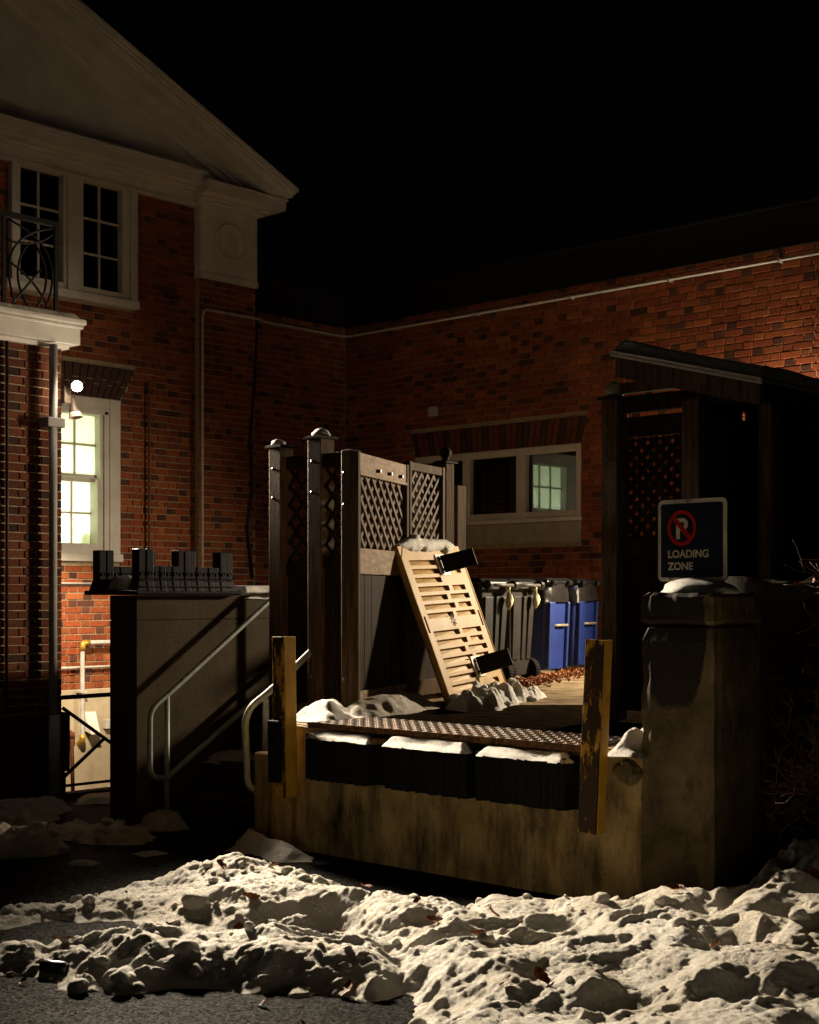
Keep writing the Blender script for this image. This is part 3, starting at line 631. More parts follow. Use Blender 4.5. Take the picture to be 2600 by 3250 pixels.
mb = MB(); mb.lathe((2.38, .16, 2.575), [(.10, 0), (.09, .06), (.05, .11), (.01, .125)], 14); mb.build('windowsill_bowl', 'paleplastic', low, smooth=True)
mb = MB(); mb.box(1.50, 1.63, -.05, .0, 3.90, 4.02); mb.build('wall_box', 'steel', low, bevel=.006)

# ------------------------------------------------------------------ lamps
def spot(name, at_, aim, e, size, blend, col, r=.09):
    l = bpy.data.lights.new(name, 'SPOT'); l.energy = e; l.spot_size = R(size); l.spot_blend = blend; l.color = col; l.shadow_soft_size = r
    o = bpy.data.objects.new(name, l); COL.objects.link(o); o.location = at_
    o.rotation_euler = (Vector(aim) - Vector(at_)).to_track_quat('-Z', 'Y').to_euler(); return o
def can(parent, at_, aim, m, r=.055, L=.16):
    d = (Vector(aim) - Vector(at_)).normalized(); p = Vector(at_); mb = MB()
    mb.tube([p - d * L, p - d * (L * .9), p - d * (L * .35), p - d * .01, p], [r * .45, r * .62, r * .7, r, r * 1.03], 18); return mb.build('housing', m, parent, smooth=True)
WARM = (1, .80, .55)
sl = thing('security_light', 'bright twin floodlight on the corner of the brick bay', 'lamp', (2.40, -5.87, 3.45))
can(sl, FLOOD_AT, FLOOD_AIM, 'bronze'); d = (Vector(FLOOD_AIM) - Vector(FLOOD_AT)).normalized()
mb = MB(); p = Vector(FLOOD_AT); mb.tube([p + d * .002, p + d * .022, p + d * .042, p + d * .055, p + d * .062], [.046, .045, .036, .022, .005], 20); mb.build('lit_lens', 'lamp_on', sl, smooth=True)
can(sl, DOWN_AT, (2.60, -5.70, 2.4), 'bronze', .05, .17); q = Vector((2.60, -5.70, 2.4)); d2 = (q - Vector(DOWN_AT)).normalized(); p = Vector(DOWN_AT)
mb = MB(); mb.tube([p, p + d2 * .05], [.052, .066], 20, cap=False); mb.build('reflector_rim', 'offwhite', sl, smooth=True)
mb = MB(); mb.box(2.30, 2.42, -5.90, -5.83, 3.40, 3.56); mb.tube([(2.40, -5.86, 3.48), (2.44, -5.85, 3.52)], .018, 8); mb.build('bracket', 'bronze', sl, bevel=.008)
spot('flood_lamp', Vector(FLOOD_AT) + d * .42, FLOOD_AIM, FLOOD_W, 50, .9, (1, .83, .60), .32)
halo = bpy.data.lights.new('flood_halo', 'POINT'); halo.energy = 3; halo.color = (1, .86, .64); halo.shadow_soft_size = .04
ho = bpy.data.objects.new('flood_halo', halo); COL.objects.link(ho); ho.location = Vector(FLOOD_AT) + d * .13
spot('down_lamp', p + d2 * .07, DOWN_AIM, DOWN_W, 62, .5, WARM, .03)
wp = thing('wall_lamp', 'wall-mounted floodlight on the low brick building', 'lamp', (6.7, 0, 3.0))
mb = MB(); mb.prism([(6.530, 0, 2.850), (6.870, 0, 2.850), (6.870, 0, 3.160), (6.530, 0, 3.160)], [(6.550, -.22, 3.000), (6.850, -.22, 3.000), (6.850, -.16, 3.140), (6.550, -.16, 3.140)]); mb.build('housing', 'bronze', wp, bevel=.01)
mb = MB(); mb.prism([(6.570, -.02, 2.835), (6.830, -.02, 2.835), (6.830, -.205, 2.975), (6.570, -.205, 2.975)], [(6.570, -.03, 2.825), (6.830, -.03, 2.825), (6.830, -.215, 2.965), (6.570, -.215, 2.965)]); mb.build('lit_lens', 'lamp_on', wp)
spot('pack_lamp', PACK_AT, PACK_AIM, PACK_W, 128, .8, WARM, .13)
spot('pack_spill', (6.75, -.27, 3.02), (6.25, .28, 3.69), PACK_SPILL, 110, .8, WARM, .08)

# ------------------------------------------------------------------ loading dock, stairs, retaining wall
def dz(y): return .84 + .05 * (y + 6.8) / 6.8
dock = thing('loading_dock', 'stained concrete loading dock with three black rubber bumpers and steel edge', 'loading dock', (7.5, -6.8, 0))
mb = MB(); mb.box(6.2, 9.16, -6.8, -6.30, -.3, .832); mb.box(5.94, 6.24, -6.72, -5.9, -.3, .60); mb.box(5.35, 6.2, -6.0, -5.7, -.3, .80); mb.build('dock_wall', 'concrete', dock, bevel=.022, seg=3)
mb = MB()
for (x0, x1, y0, y1) in ((6.2, 9.35, -6.78, 0), (2.6, 6.2, -5.3, 0), (5.36, 6.2, -5.98, -5.3)):
    mb.prism([(x0, y0, .55), (x1, y0, .55), (x1, y1, .55), (x0, y1, .55)], [(x0, y0, dz(y0)), (x1, y0, dz(y0)), (x1, y1, dz(y1)), (x0, y1, dz(y1))])
mb.build('deck', 'deck', dock)
mb = MB(); ys = [-6.32, -4.85]; q = [(6.25, -6.33), (9.2, -6.33), (9.2, -4.3), (7.2, -4.45), (6.7, -4.9), (6.25, -5.2)]
mb.prism([(x, y, dz(y) - .01) for x, y in q], [(x, y, dz(y) + .006) for x, y in q]); mb.build('rubber_mat', 'deck_dark', dock)
# tread plate with raised lozenges
mb = MB(); mb.box(6.70, 8.86, -6.90, -6.34, .846, .858); pl_ = mb.build('tread_plate', 'plate', dock)
mb = MB()
for i in range(54):
    for j in range(14):
        cx_, cy_ = 6.72 + i * .04 + (j % 2) * .02, -6.885 + j * .04; a_ = R(45 if (i + j) % 2 else -45)
        if cx_ > 8.85: continue
        c_, s_ = math.cos(a_), math.sin(a_); P = []
        for k in range(6):
            t = 2 * math.pi * k / 6; u, v = .017 * math.cos(t), .0065 * math.sin(t); P.append((cx_ + u * c_ - v * s_, cy_ + u * s_ + v * c_))
        mb.prism([(x, y, .857) for x, y in P], [(cx_ + (x - cx_) * .6, cy_ + (y - cy_) * .6, .862) for x, y in P])
o = mb.build('raised_lozenges', 'plate', pl_); o['kind'] = 'stuff'
mb = MB(); mb.box(6.69, 8.865, -6.906, -6.898, .822, .860)
for i in range(72):
    x = 6.70 + i * .03; mb.lathe((x, -6.905, .845), [(.013, -.004), (.012, .003), (.006, .006)], 8, 'y')
mb.build('rusty_edge', 'rust_edge', dock)
rs = np.random.RandomState(4)
for (x0, x1) in ((6.70, 7.25), (7.41, 8.05), (8.13, 8.76)):
    mb = MB(); n = int((x1 - x0) / .02)
    for i in range(n):
        u = x0 + (x1 - x0) * i / n; j = rs.uniform(-.004, .004); mb.box(u, u + (x1 - x0) / n - .0006, -6.94 + j, -6.79, .50 + rs.uniform(-.006, .006), .782 + rs.uniform(-.004, .004))
    mb.build('rubber_bumper', 'rubber', dock)
mb = MB(); mb.box(6.66, 8.80, -6.855, -6.79, .50, .775); mb.build('backing_board', 'rubber', dock, bevel=.006)
mb = MB(); mb.box(7.26, 7.40, -6.92, -6.78, .76, .80); mb.build('wood_block', 'rust_edge', dock, bevel=.01)
# pillar and side wall at the right end
def worn_block(x0, x1, y0, y1, z0, z1, amp, seed, nz=26, nu=14):
    mb = MB(); rings = []; cx_, cy_ = (x0 + x1) / 2, (y0 + y1) / 2
    for k in range(nz + 1):
        z = z0 + (z1 - z0) * k / nz; e = .016 * (k in (0, nz)); ring = []
        per = [(x0 + e + (x1 - x0 - 2 * e) * i / nu, y0 + e) for i in range(nu)] + [(x1 - e, y0 + e + (y1 - y0 - 2 * e) * i / nu) for i in range(nu)] + [(x1 - e - (x1 - x0 - 2 * e) * i / nu, y1 - e) for i in range(nu)] + [(x0 + e, y1 - e - (y1 - y0 - 2 * e) * i / nu) for i in range(nu)]
        for x, y in per:
            q = Vector((x * 7, y * 7, z * 5 + seed)); d = amp * (mnoise.noise(q) + .6 * mnoise.noise(q * 2.7))
            c = min(abs(x - x0), abs(x - x1)) < .04 and min(abs(y - y0), abs(y - y1)) < .04
            d -= (.005 + .02 * max(0, mnoise.noise(Vector((seed, z * 9, x))))) * c
            ring.append((x + (x - cx_) / .22 * d, y + (y - cy_) / .22 * d, z + amp * .8 * mnoise.noise(q * 1.3 + Vector((9, 0, 0)))))
        rings.append(ring)
    return mb.loft(rings)
pm = worn_block(9.157, 9.605, -6.802, -6.34, -.3, 1.497, .007, 2); q = worn_block(9.155, 9.605, -6.802, -6.34, 1.522, 1.68, .012, 5, 8); pm.add(q.v, q.f); pm.box(9.185, 9.575, -6.77, -6.37, 1.48, 1.535)
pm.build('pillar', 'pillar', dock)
mb = MB(); mb.box(9.30, 9.595, -6.34, -.02, -.3, 1.665); mb.build('side_wall', 'concrete_plain', dock, bevel=.015)
mb = MB(); chunk(mb, (9.06, -6.80, .72), .11, 31, (.95, .6, .75)); mb.build('broken_corner', 'pillar', dock)
for i, (b0, z1) in enumerate(((-6.22, .135), (-5.92, .37), (-5.62, .605), (-5.32, .838))):
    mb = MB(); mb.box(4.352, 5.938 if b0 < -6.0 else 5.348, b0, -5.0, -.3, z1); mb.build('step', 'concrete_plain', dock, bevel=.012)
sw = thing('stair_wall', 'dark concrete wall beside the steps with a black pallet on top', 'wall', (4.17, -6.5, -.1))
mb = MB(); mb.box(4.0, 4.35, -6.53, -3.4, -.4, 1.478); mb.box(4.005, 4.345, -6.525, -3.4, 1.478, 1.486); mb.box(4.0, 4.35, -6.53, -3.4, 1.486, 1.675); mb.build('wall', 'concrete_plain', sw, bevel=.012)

# yellow guard posts
def guard(label, x0, wf, ws, z0, z1, tilt, strip):
    t = thing('guard_post', label, 'guard post', (x0, -6.86, z0), group='yellow steel guard posts at the dock edge'); t.rotation_euler = (0, tilt, 0); H = z1 - z0
    mb = MB(); mb.box(0, wf, -.115, -.100, 0, H); mb.build('front_flange', 'yellow' if strip else 'yellow_rusty', t, world=False, bevel=.003)
    mb = MB(); mb.box(wf - .014, wf + .002, -.0995, -.115 + ws, 0, H); mb.build('side_flange', 'yellow_clean', t, world=False, bevel=.003)
    if strip:
        mb = MB(); mb.box(-.022, .085, -.150, -.118, .10, .50); mb.build('rubber_strip', 'rubber', t, world=False, bevel=.006)
    return t
guard('yellow steel guard post beside the stair handrail, scraped to rust', 6.443, .10, .115, .36, 1.402, R(-1.2), True)
guard('rusty yellow steel guard post leaning beside the concrete pillar', 8.872, .115, .085, .405, 1.437, R(2.9), False)

# handrails
hr = thing('handrail', 'grey pipe handrail on the dark stair wall', 'handrail', (4.5, -6.35, -.1))
X = 4.5
mb = MB(); mb.tube(bend([(X, -4.4, 1.79), (X, -5.10, 1.77), (X, -6.353, .90), (X, -6.515, .80), (X, -6.515, .285), (X, -6.35, .262), ], .09), .0215, 12); mb.build('upper_rail', 'galv', hr, smooth=True)
mb = MB(); mb.tube([(X, -6.353, .265), (X, -5.28, .93), (X, -4.95, 1.13)], .023, 12); mb.build('lower_rail', 'galv', hr, smooth=True)
mb = MB(); mb.tube([(X, -6.353, -.1), (X, -6.353, .905)], .0215, 12); mb.build('post', 'galv', hr, smooth=True)
mb = MB(); mb.tube([(X, -5.15, .84), (X, -5.15, 1.74)], .0215, 12); mb.build('post', 'galv', hr, smooth=True)
h2 = thing('handrail', 'curved grey pipe handrail end beside the yellow post', 'handrail', (5.92, -6.6, .6))
X = 5.915
mb = MB(); mb.tube(bend([(X + .03, -6.655, .31), (X, -6.75, .36), (X, -6.775, .88), (X, -6.55, 1.0), (X, -5.5, 1.72), (X, -5.2, 1.72)], .13, 9), .025, 12); mb.build('rail', 'galv', h2, smooth=True)
mb = MB(); mb.box(X - .006, X + .006, -6.61, -6.56, .60, .975); mb.build('post', 'galv', h2)
# areaway railing
ar = thing('areaway_railing', 'black iron railing in front of the brightly lit basement wall', 'railing', (2.3, -5.6, -.1))
for nm, p0, p1, r in (('top_rail', (2.3, -5.90, .755), (2.3, -2.2, .775), .021), ('bottom_rail', (2.3, -5.90, -.045), (2.3, -2.2, -.045), .014),
                      ('brace', (2.24, -5.80, .655), (2.24, -5.20, .25), .017), ('brace', (2.26, -5.37, .345), (2.26, -5.80, .03), .017), ('post', (2.3, -4.2, -.1), (2.3, -4.2, .77), .018), ('post', (2.3, -5.87, -.1), (2.3, -5.87, .77), .014)):
    mb = MB(); mb.tube([p0, p1], r, 10); mb.build(nm, 'blackiron', ar, smooth=True)
sg = thing('stair_rail', 'pale pipe rail inside the sunken areaway', 'handrail', (1.2, -4.5, -.6))
mb = MB(); mb.tube([(1.2, -4.75, -.42), (1.2, -4.2, -.02), (1.2, -3.6, .3)], .022, 10); mb.build('rail', 'galv', sg, smooth=True)
# balcony railing on the bay roof
br = thing('balcony_railing', 'dark iron railing with curved bars on the bay roof', 'railing', (2.28, -6.2, 4.16))
for y in (-5.90, -6.43, -7.6):
    mb = MB(); mb.box(2.265, 2.295, y - .016, y + .016, 4.15, 5.04); mb.build('post', 'blackiron', br)
mb = MB(); mb.box(2.255, 2.305, -9, -5.87, 5.0, 5.045); mb.build('top_rail', 'blackiron', br)
def arc(y0, z0, y1, z1, bow, n=12):
    p = []
    for i in range(n + 1):
        t = i / n; dy, dz_ = y1 - y0, z1 - z0; k = 4 * t * (1 - t) * bow; p.append((2.28, y0 + dy * t - dz_ * k, z0 + dz_ * t + dy * k))
    return p
for off_ in (0, -.55, -1.1):
    for a_ in ((-5.93, 4.98, -6.30, 4.22, -.30), (-6.38, 4.98, -6.02, 4.22, .30), (-5.93, 4.93, -6.40, 4.80, .12), (-6.40, 4.62, -5.94, 4.19, .10), (-6.12, 4.82, -6.12, 4.22, .20), (-6.17, 4.82, -6.17, 4.22, -.20), (-6.40, 4.18, -6.05, 4.60, 0)):
        mb = MB(); mb.tube([(p[0], p[1] + off_, p[2]) for p in arc(*a_)], .011, 6); mb.build('curved_bar', 'blackiron', br, smooth=True)

# upturned black plastic pallet on the stair wall
pa = thing('plastic_pallet', 'upturned black ribbed plastic pallet lying on the stair wall', 'pallet', (4.0, -6.0, 1.68))
mb = MB(); mb.box(3.73, 4.43, -6.59, -5.53, 1.678, 1.715); mb.build('deck', 'blackplastic', pa, bevel=.012)
mb = MB(); mb.box(3.92, 4.28, -6.57, -6.49, 1.70, 1.725); mb.build('deck_rim', 'blackplastic', pa, bevel=.006)
for X in (4.36, 3.84):
    prof = []                                      # bottom flare, three towers, notches between
    for (y0, y1, z) in ((-6.55, -6.41, 2.035), (-6.41, -6.17, 1.905), (-6.17, -5.99, 2.03), (-5.99, -5.75, 1.90), (-5.75, -5.615, 2.025)):
        n = max(2, int((y1 - y0) / .055))
        for i in range(n):
            a0, a1 = y0 + (y1 - y0) * i / n, y0 + (y1 - y0) * (i + 1) / n; prof.append((a0, a1, z))
    mb = MB()
    for i, (a0, a1, z) in enumerate(prof):
        dx = .046 + (.006 if i % 2 else 0)
        bot0 = a0 - (.03 if i == 0 else 0); bot1 = a1 + (.06 if i == len(prof) - 1 else 0)
        mb.prism([(X - dx - .02, bot0, 1.70), (X + dx + .02, bot0, 1.70), (X + dx + .02, bot1 - .003, 1.70), (X - dx - .02, bot1 - .003, 1.70)],
                 [(X - dx, a0, 1.80), (X + dx, a0, 1.80), (X + dx, a1 - .003, 1.80), (X - dx, a1 - .003, 1.80)])
        mb.box(X - dx, X + dx, a0, a1 - .003, 1.80, z)
    rw = mb.build('runner', 'blackplastic', pa, bevel=.006)
    mb = MB()
    for i, (a0, a1, z) in enumerate(prof):
        mb.lathe((X + .052, (a0 + a1) / 2, 1.845), [(.014, .002), (.014, .008), (.009, .004), (.002, .003)], 10, 'x')
        for zz in (1.795, 1.745): mb.box(X + .05, X + .058 + (1.8 - zz) * .3, a0, a1 - .003, zz - .003, zz + .003)
    o = mb.build('moulded_detail', 'blackplastic', rw); o['kind'] = 'stuff'

# ------------------------------------------------------------------ timber fence and gate
class Plane:
    def __init__(s, p0, p1):
        s.p = Vector((*p0, 0)); d = Vector((*p1, 0)) - s.p; s.L = d.length; s.d = d.normalized(); s.n = Vector((s.d.y, -s.d.x, 0))
    def __call__(s, u, n, z): return s.p + s.d * u + s.n * n + Vector((0, 0, z))
    def box(s, mb, u0, u1, n0, n1, z0, z1):
        return mb.prism([s(u0, n0, z0), s(u1, n0, z0), s(u1, n1, z0), s(u0, n1, z0)], [s(u0, n0, z1), s(u1, n0, z1), s(u1, n1, z1), s(u0, n1, z1)])
def lattice(parent, P, u0, u1, z0, z1, m, gap=.098, wd=.034, th=.008, n0=0., flip=1):
    W, H = u1 - u0, z1 - z0
    for sgn in (1, -1):
        k = -H
        while k < W:
            k += gap * 1.41
            # line u = k + t (t in 0..H) for sgn +, mirrored for -
            t0, t1 = max(0, -k), min(H, W - k)
            if t1 - t0 < .03: continue
            h = wd * .707; ring = []
            for (t, s_) in ((t0, -1), (t1, -1), (t1, 1), (t0, 1)):
                u = min(max(k + t + s_ * h / 2, 0), W); z = min(max(t - s_ * h / 2, 0), H); ring.append((u, z))
            q = [(u0 + u, z0 + z) if sgn > 0 else (u1 - u, z0 + z) for u, z in ring]; na = n0 + (.0 if sgn * flip > 0 else -th - .001)
            mb = MB(); mb.prism([P(u, na, z) for u, z in q], [P(u, na + th, z) for u, z in q]); mb.build('lattice_slat', m, parent)
def planks(parent, P, u0, u1, z0, z1, n, m, n0=-.012, th=.02, vertical=True):
    for i in range(n):
        mb = MB(); j = random.uniform(-.003, .003)
        if vertical: P.box(mb, u0 + (u1 - u0) * i / n + .002, u0 + (u1 - u0) * (i + 1) / n - .002, n0 + j, n0 + th + j, z0, z1)
        else: P.box(mb, u0, u1, n0 + j, n0 + th + j, z0 + (z1 - z0) * i / n + .002, z0 + (z1 - z0) * (i + 1) / n - .002)
        mb.build('plank', m, parent)
def post(parent, x, y, z0, z1, s, m='wood', cap=True, ball=False, bolts=True):
    h = s / 2; mb = MB(); mb.box(x - h, x + h, y - h, y + h, z0, z1); p = mb.build('post', m, parent, bevel=.006)
    if cap:
        mb = MB(); e = h + .022; mb.box(x - e, x + e, y - e, y + e, z1, z1 + .016); mb.prism([(x - e, y - e, z1 + .016), (x + e, y - e, z1 + .016), (x + e, y + e, z1 + .016), (x - e, y + e, z1 + .016)],
                                                                                              [(x - .05, y - .05, z1 + .026), (x + .05, y - .05, z1 + .026), (x + .05, y + .05, z1 + .026), (x - .05, y + .05, z1 + .026)]); mb.build('post_cap', 'wood_dark', p)
    if ball:
        mb = MB(); mb.lathe((x, y, z1 + .03), [(.03, 0), (.025, .015), (.045, .035), (.052, .06), (.045, .085), (.02, .105), (.002, .11)], 16); mb.build('finial', 'wood_dark', p, smooth=True)
    if bolts:
        for zz in (z1 - .16, z1 - .38, z0 + .25):
            mb = MB(); mb.lathe((x - .02, y - h, zz), [(.011, .004), (.011, -.006), (.004, -.010)], 10, 'y'); mb.build('bolt', 'bolt', p)
    return p
lf = thing('lattice_fence', 'dark timber fence with lattice top behind the stair head', 'fence', (5.6, -6.0, .85))
post(lf, 5.31, -5.90, .84, 2.79, .13); post(lf, 5.97, -6.11, .84, 2.79, .135)
P = Plane((5.37, -5.88), (5.95, -5.88)); lattice(lf, P, .0, P.L, 1.90, 2.62, 'wood_dark'); planks(lf, P, 0, P.L, .90, 1.84, 4, 'wood_dark')
for z0, z1 in ((2.62, 2.72), (1.82, 1.92), (.88, .99)):
    mb = MB(); P.box(mb, 0, P.L, -.022, .026, z0, z1); mb.build('rail', 'wood_dark', lf, bevel=.004)
P = Plane((6.035, -6.13), (6.32, -6.13)); lattice(lf, P, 0, P.L, 1.95, 2.58, 'wood_dark'); planks(lf, P, 0, P.L, .90, 1.90, 2, 'wood_dark')
for z0, z1 in ((2.58, 2.68), (1.86, 1.96)):
    mb = MB(); P.box(mb, 0, P.L, -.022, .026, z0, z1); mb.build('rail', 'wood_dark', lf, bevel=.004)
post(lf, 6.37, -6.20, .84, 2.68, .10, cap=False)
rf = thing('added_board_fence', 'low dark board fence added behind the gate at the stair head to block lamp light', 'fence', (5.0, -4.2, .85))  # made-up fence, mostly hidden, cuts wall lamp light towards the stair wall
P = Plane((5.60, -4.25), (4.37, -4.25)); planks(rf, P, 0, P.L, .88, 1.25, 9, 'wood_dark')
mb = MB(); P.box(mb, 0, P.L, -.022, .026, 1.25, 1.31); mb.build('rail', 'wood_dark', rf)
gt = thing('timber_gate', 'open timber gate leaf with lattice top, the yellow ramp leaning on it', 'gate', (6.2, -5.75, .86))
P = Plane((6.434, -6.240), (5.99, -5.253))
for u0, u1 in ((0, .045), (P.L - .045, P.L)):
    mb = MB(); P.box(mb, u0, u1, -.03, .035, .86, 2.665); mb.build('stile', 'wood', gt, bevel=.005)
for nm, z0, z1, m_ in (('top_board', 2.525, 2.66, 'wood_h'), ('middle_board', 1.82, 2.0, 'wood_h'), ('bottom_board', .875, 1.01, 'wood_h')):
    mb = MB(); P.box(mb, .045, P.L - .045, -.015, .028, z0, z1); b_ = mb.build(nm, m_, gt, bevel=.004)
    if nm == 'top_board':
        mb = MB(); P.box(mb, .045, P.L - .045, -.012, .036, 2.505, 2.525); mb.build('board_lip', 'wood_h', b_)
        for u in (.42, .66, .90):
            mb = MB(); c = P(u, .03, 2.56); mb.tube([c, c + P.n * .02], .013, 8); mb.build('bolt', 'blackiron', b_)
lattice(gt, P, .05, P.L - .05, 2.0, 2.51, 'lattice', gap=.095, wd=.036, flip=-1); planks(gt, P, .05, P.L - .05, 1.0, 1.82, 7, 'wood_dark')
g2 = thing('timber_gate', 'narrow timber gate leaf with lattice between gate and ball-topped post', 'gate', (6.02, -5.05, .86))
P = Plane((5.985, -5.235), (5.785, -4.60))
for u0, u1 in ((.01, .05), (P.L - .045, P.L)):
    mb = MB(); P.box(mb, u0, u1, -.03, .03, .87, 2.70); mb.build('stile', 'wood', g2, bevel=.005)
for nm, z0, z1 in (('top_rail', 2.63, 2.695), ('middle_board', 1.84, 1.98), ('bottom_board', .90, 1.02)):
    mb = MB(); P.box(mb, .05, P.L - .045, -.015, .024, z0, z1); mb.build(nm, 'wood', g2, bevel=.004)
lattice(g2, P, .05, P.L - .045, 1.98, 2.63, 'lattice', gap=.08, wd=.034); planks(g2, P, .05, P.L - .045, 1.02, 1.84, 3, 'wood_dark')
f3 = thing('fence_post', 'timber gatepost with a ball finial beside the window', 'post', (5.74, -4.50, .85)); post(f3, 5.735, -4.50, .85, 2.74, .10, ball=True, bolts=False)
f4 = thing('fence_post', 'shorter plain timber post right of the ball-topped gatepost', 'post', (5.66, -4.27, .85)); post(f4, 5.655, -4.27, .85, 2.58, .11, cap=False, bolts=False)

# shelter at the right of the dock
sh = thing('bin_shelter', 'dark timber shelter with lattice front and snow-covered sloping roof', 'shelter', (8.4, -4, .85))
post(sh, 7.985, -5.36, .85, 2.955, .125); post(sh, 8.60, -5.36, .85, 2.90, .125, bolts=False); post(sh, 8.06, -1.5, .88, 3.1, .10, cap=False, bolts=False); post(sh, 9.0, -1.5, .88, 2.9, .10, cap=False, bolts=False); post(sh, 9.02, -5.2, .85, 2.9, .09, cap=False, bolts=False)
def rz(x): return 3.24 + (x - 8.07) * (2.955 - 3.24) / (9.13 - 8.07)
def slab(x0, x1, y0, y1, t0, t1): 
    m_ = MB(); q = [(x0, rz(x0)), (x1, rz(x1))]
    return m_.prism([(x0, y0, rz(x0) + t0), (x1, y0, rz(x1) + t0), (x1, y0, rz(x1) + t1), (x0, y0, rz(x0) + t1)], [(x0, y1, rz(x0) + t0), (x1, y1, rz(x1) + t0), (x1, y1, rz(x1) + t1), (x0, y1, rz(x0) + t1)])
slab(8.065, 9.14, -5.50, -1.2, -.005, .022).build('roof', 'wood_dark', sh)
slab(8.06, 9.15, -5.515, -5.495, -.022, .016).build('drip_edge', 'white', sh)
slab(8.08, 9.12, -5.485, -5.455, -.15, -.006).build('fascia', 'wood', sh)
slab(8.07, 8.095, -5.45, -1.2, -.14, -.006).build('fascia', 'wood_dark', sh); slab(9.10, 9.125, -5.45, -1.2, -.12, -.006).build('fascia', 'wood_dark', sh)
for y in (-4.5, -3.5, -2.5): slab(8.095, 9.1, y, y + .045, -.10, -.006).build('rafter', 'wood_dark', sh)
mb = MB(); mb.box(7.93, 9.1, -5.38, -5.33, 2.99, 3.06); mb.build('header', 'wood', sh)
P = Plane((8.05, -5.36), (8.535, -5.36)); lattice(sh, P, 0, P.L, 2.03, 2.70, 'wood_dark', gap=.066, wd=.053); planks(sh, P, 0, P.L, .92, 1.93, 4, 'wood_dark')
for z0, z1 in ((2.70, 2.83), (1.92, 2.05), (2.86, 2.97)):
    mb = MB(); P.box(mb, 0, P.L + (.5 if z0 > 2.8 else 0), -.022, .026, z0, z1); mb.build('rail', 'wood_dark', sh, bevel=.004)
P = Plane((8.672, -5.36), (8.672, -1.4)); planks(sh, P, 0, P.L, .95, 2.74, 28, 'wood_dark')
for z0, z1 in ((2.74, 2.80), (1.7, 1.8)):
    mb = MB(); P.box(mb, 0, P.L, -.03, .03, z0, z1); mb.build('rail', 'wood_dark', sh)
mb = MB(); P.box(mb, 0, P.L, -.03, .03, 2.86, 3.06); mb.build('top_plate', 'wood_dark', sh)
for u0, u1 in ((0, .42), (.52, .80), (.90, 1.28), (1.34, 1.75), (1.95, P.L)):
    mb = MB(); P.box(mb, u0, u1, -.02, .02, 2.80, 2.86); mb.build('blocking', 'wood_dark', sh)

# ------------------------------------------------------------------ yellow ramp leaning on the gate
rp = thing('plastic_ramp', 'yellow slotted plastic ramp with two black flaps leaning against the gate', 'ramp', (6.486, -5.334, .865))
ex = Vector((-.276, .961, 0)).normalized(); up = Vector((-.41, -.12, 1.16)); up = (up - ex * up.dot(ex)).normalized(); nn = up.cross(ex) * -1
if nn.x < 0: nn = -nn
tilt = Matrix.Rotation(R(2.0), 3, nn); ex = tilt @ ex; up = tilt @ up
if ex.z < 0: tilt = Matrix.Rotation(R(-4.0), 3, nn); ex = tilt @ ex; up = tilt @ up
mw = Matrix((ex, nn, up)).transposed().to_4x4(); mw.translation = Vector((6.535, -5.325, .865)); rp.matrix_world = mw
W, LN = 1.09, 1.25; holes = []
rows = 15
for k in range(rows):
    if k == 7: continue
    z0 = .105 + k * (LN - .19) / rows; z1 = z0 + .044
    if k % 2: a_ = ((.10, .60), (.66, .88))
    else: a_ = ((.10, .52), (.575, .90))
    if k in (0, 13): a_ = ((.10, .56), (.80, .90))
    if k in (1, 12, 14): a_ = a_[:1]
    for u0, u1 in a_: holes.append((u0 * W, u1 * W, z0, z1))
zc = .105 + 7.2 * (LN - .19) / rows
holes += [(.030, .062, zc - .05, zc + .08), (W - .062, W - .030, zc - .04, zc + .09)]
mb = MB(); wall_core(mb, lambda u, v, d: (u, d, v), 0, W, 0, LN, holes, -.05, 0.); mb.build('panel', 'ramp', rp, world=False)
mb = MB(); 
for (u0, u1, z0, z1) in holes[:-2]:               # sloping floor in every slot
    mb.prism([(u0, -.05, z0), (u1, -.05, z0), (u1, -.05, z1), (u0, -.05, z1)], [(u0, -.006, z0), (u1, -.020, z0), (u1, -.030, z1), (u0, -.024, z1)])
mb.build('slot_floor', 'ramp', rp, world=False)
mb = MB(); mb.tube([(0, -.018, 0), (0, -.018, LN - .1), (.10, -.018, LN + .005), (W - .10, -.018, LN + .005), (W, -.018, LN - .1), (W, -.018, 0)], .023, 10); mb.build('rim', 'ramp', rp, world=False, smooth=True)
mb = MB()
for k in range(9):
    a_ = 2 * math.pi * k / 9; c_, s_ = math.cos(a_), math.sin(a_); mb.prism([(.52 + c_ * .015 - s_ * .005, .0015, zc + .03 + s_ * .015 + c_ * .005), (.52 + c_ * .05 - s_ * .003, .0015, zc + .03 + s_ * .05 + c_ * .003), (.52 + c_ * .05 + s_ * .003, .0015, zc + .03 + s_ * .05 - c_ * .003), (.52 + c_ * .015 + s_ * .005, .0015, zc + .03 + s_ * .015 - c_ * .005)],
        [(.52 + c_ * .015 - s_ * .005, .003, zc + .03 + s_ * .015 + c_ * .005), (.52 + c_ * .05 - s_ * .003, .003, zc + .03 + s_ * .05 + c_ * .003), (.52 + c_ * .05 + s_ * .003, .003, zc + .03 + s_ * .05 - c_ * .003), (.52 + c_ * .015 + s_ * .005, .003, zc + .03 + s_ * .015 - c_ * .005)])
mb.build('moulded_star', 'ramp_dirt', rp, world=False)
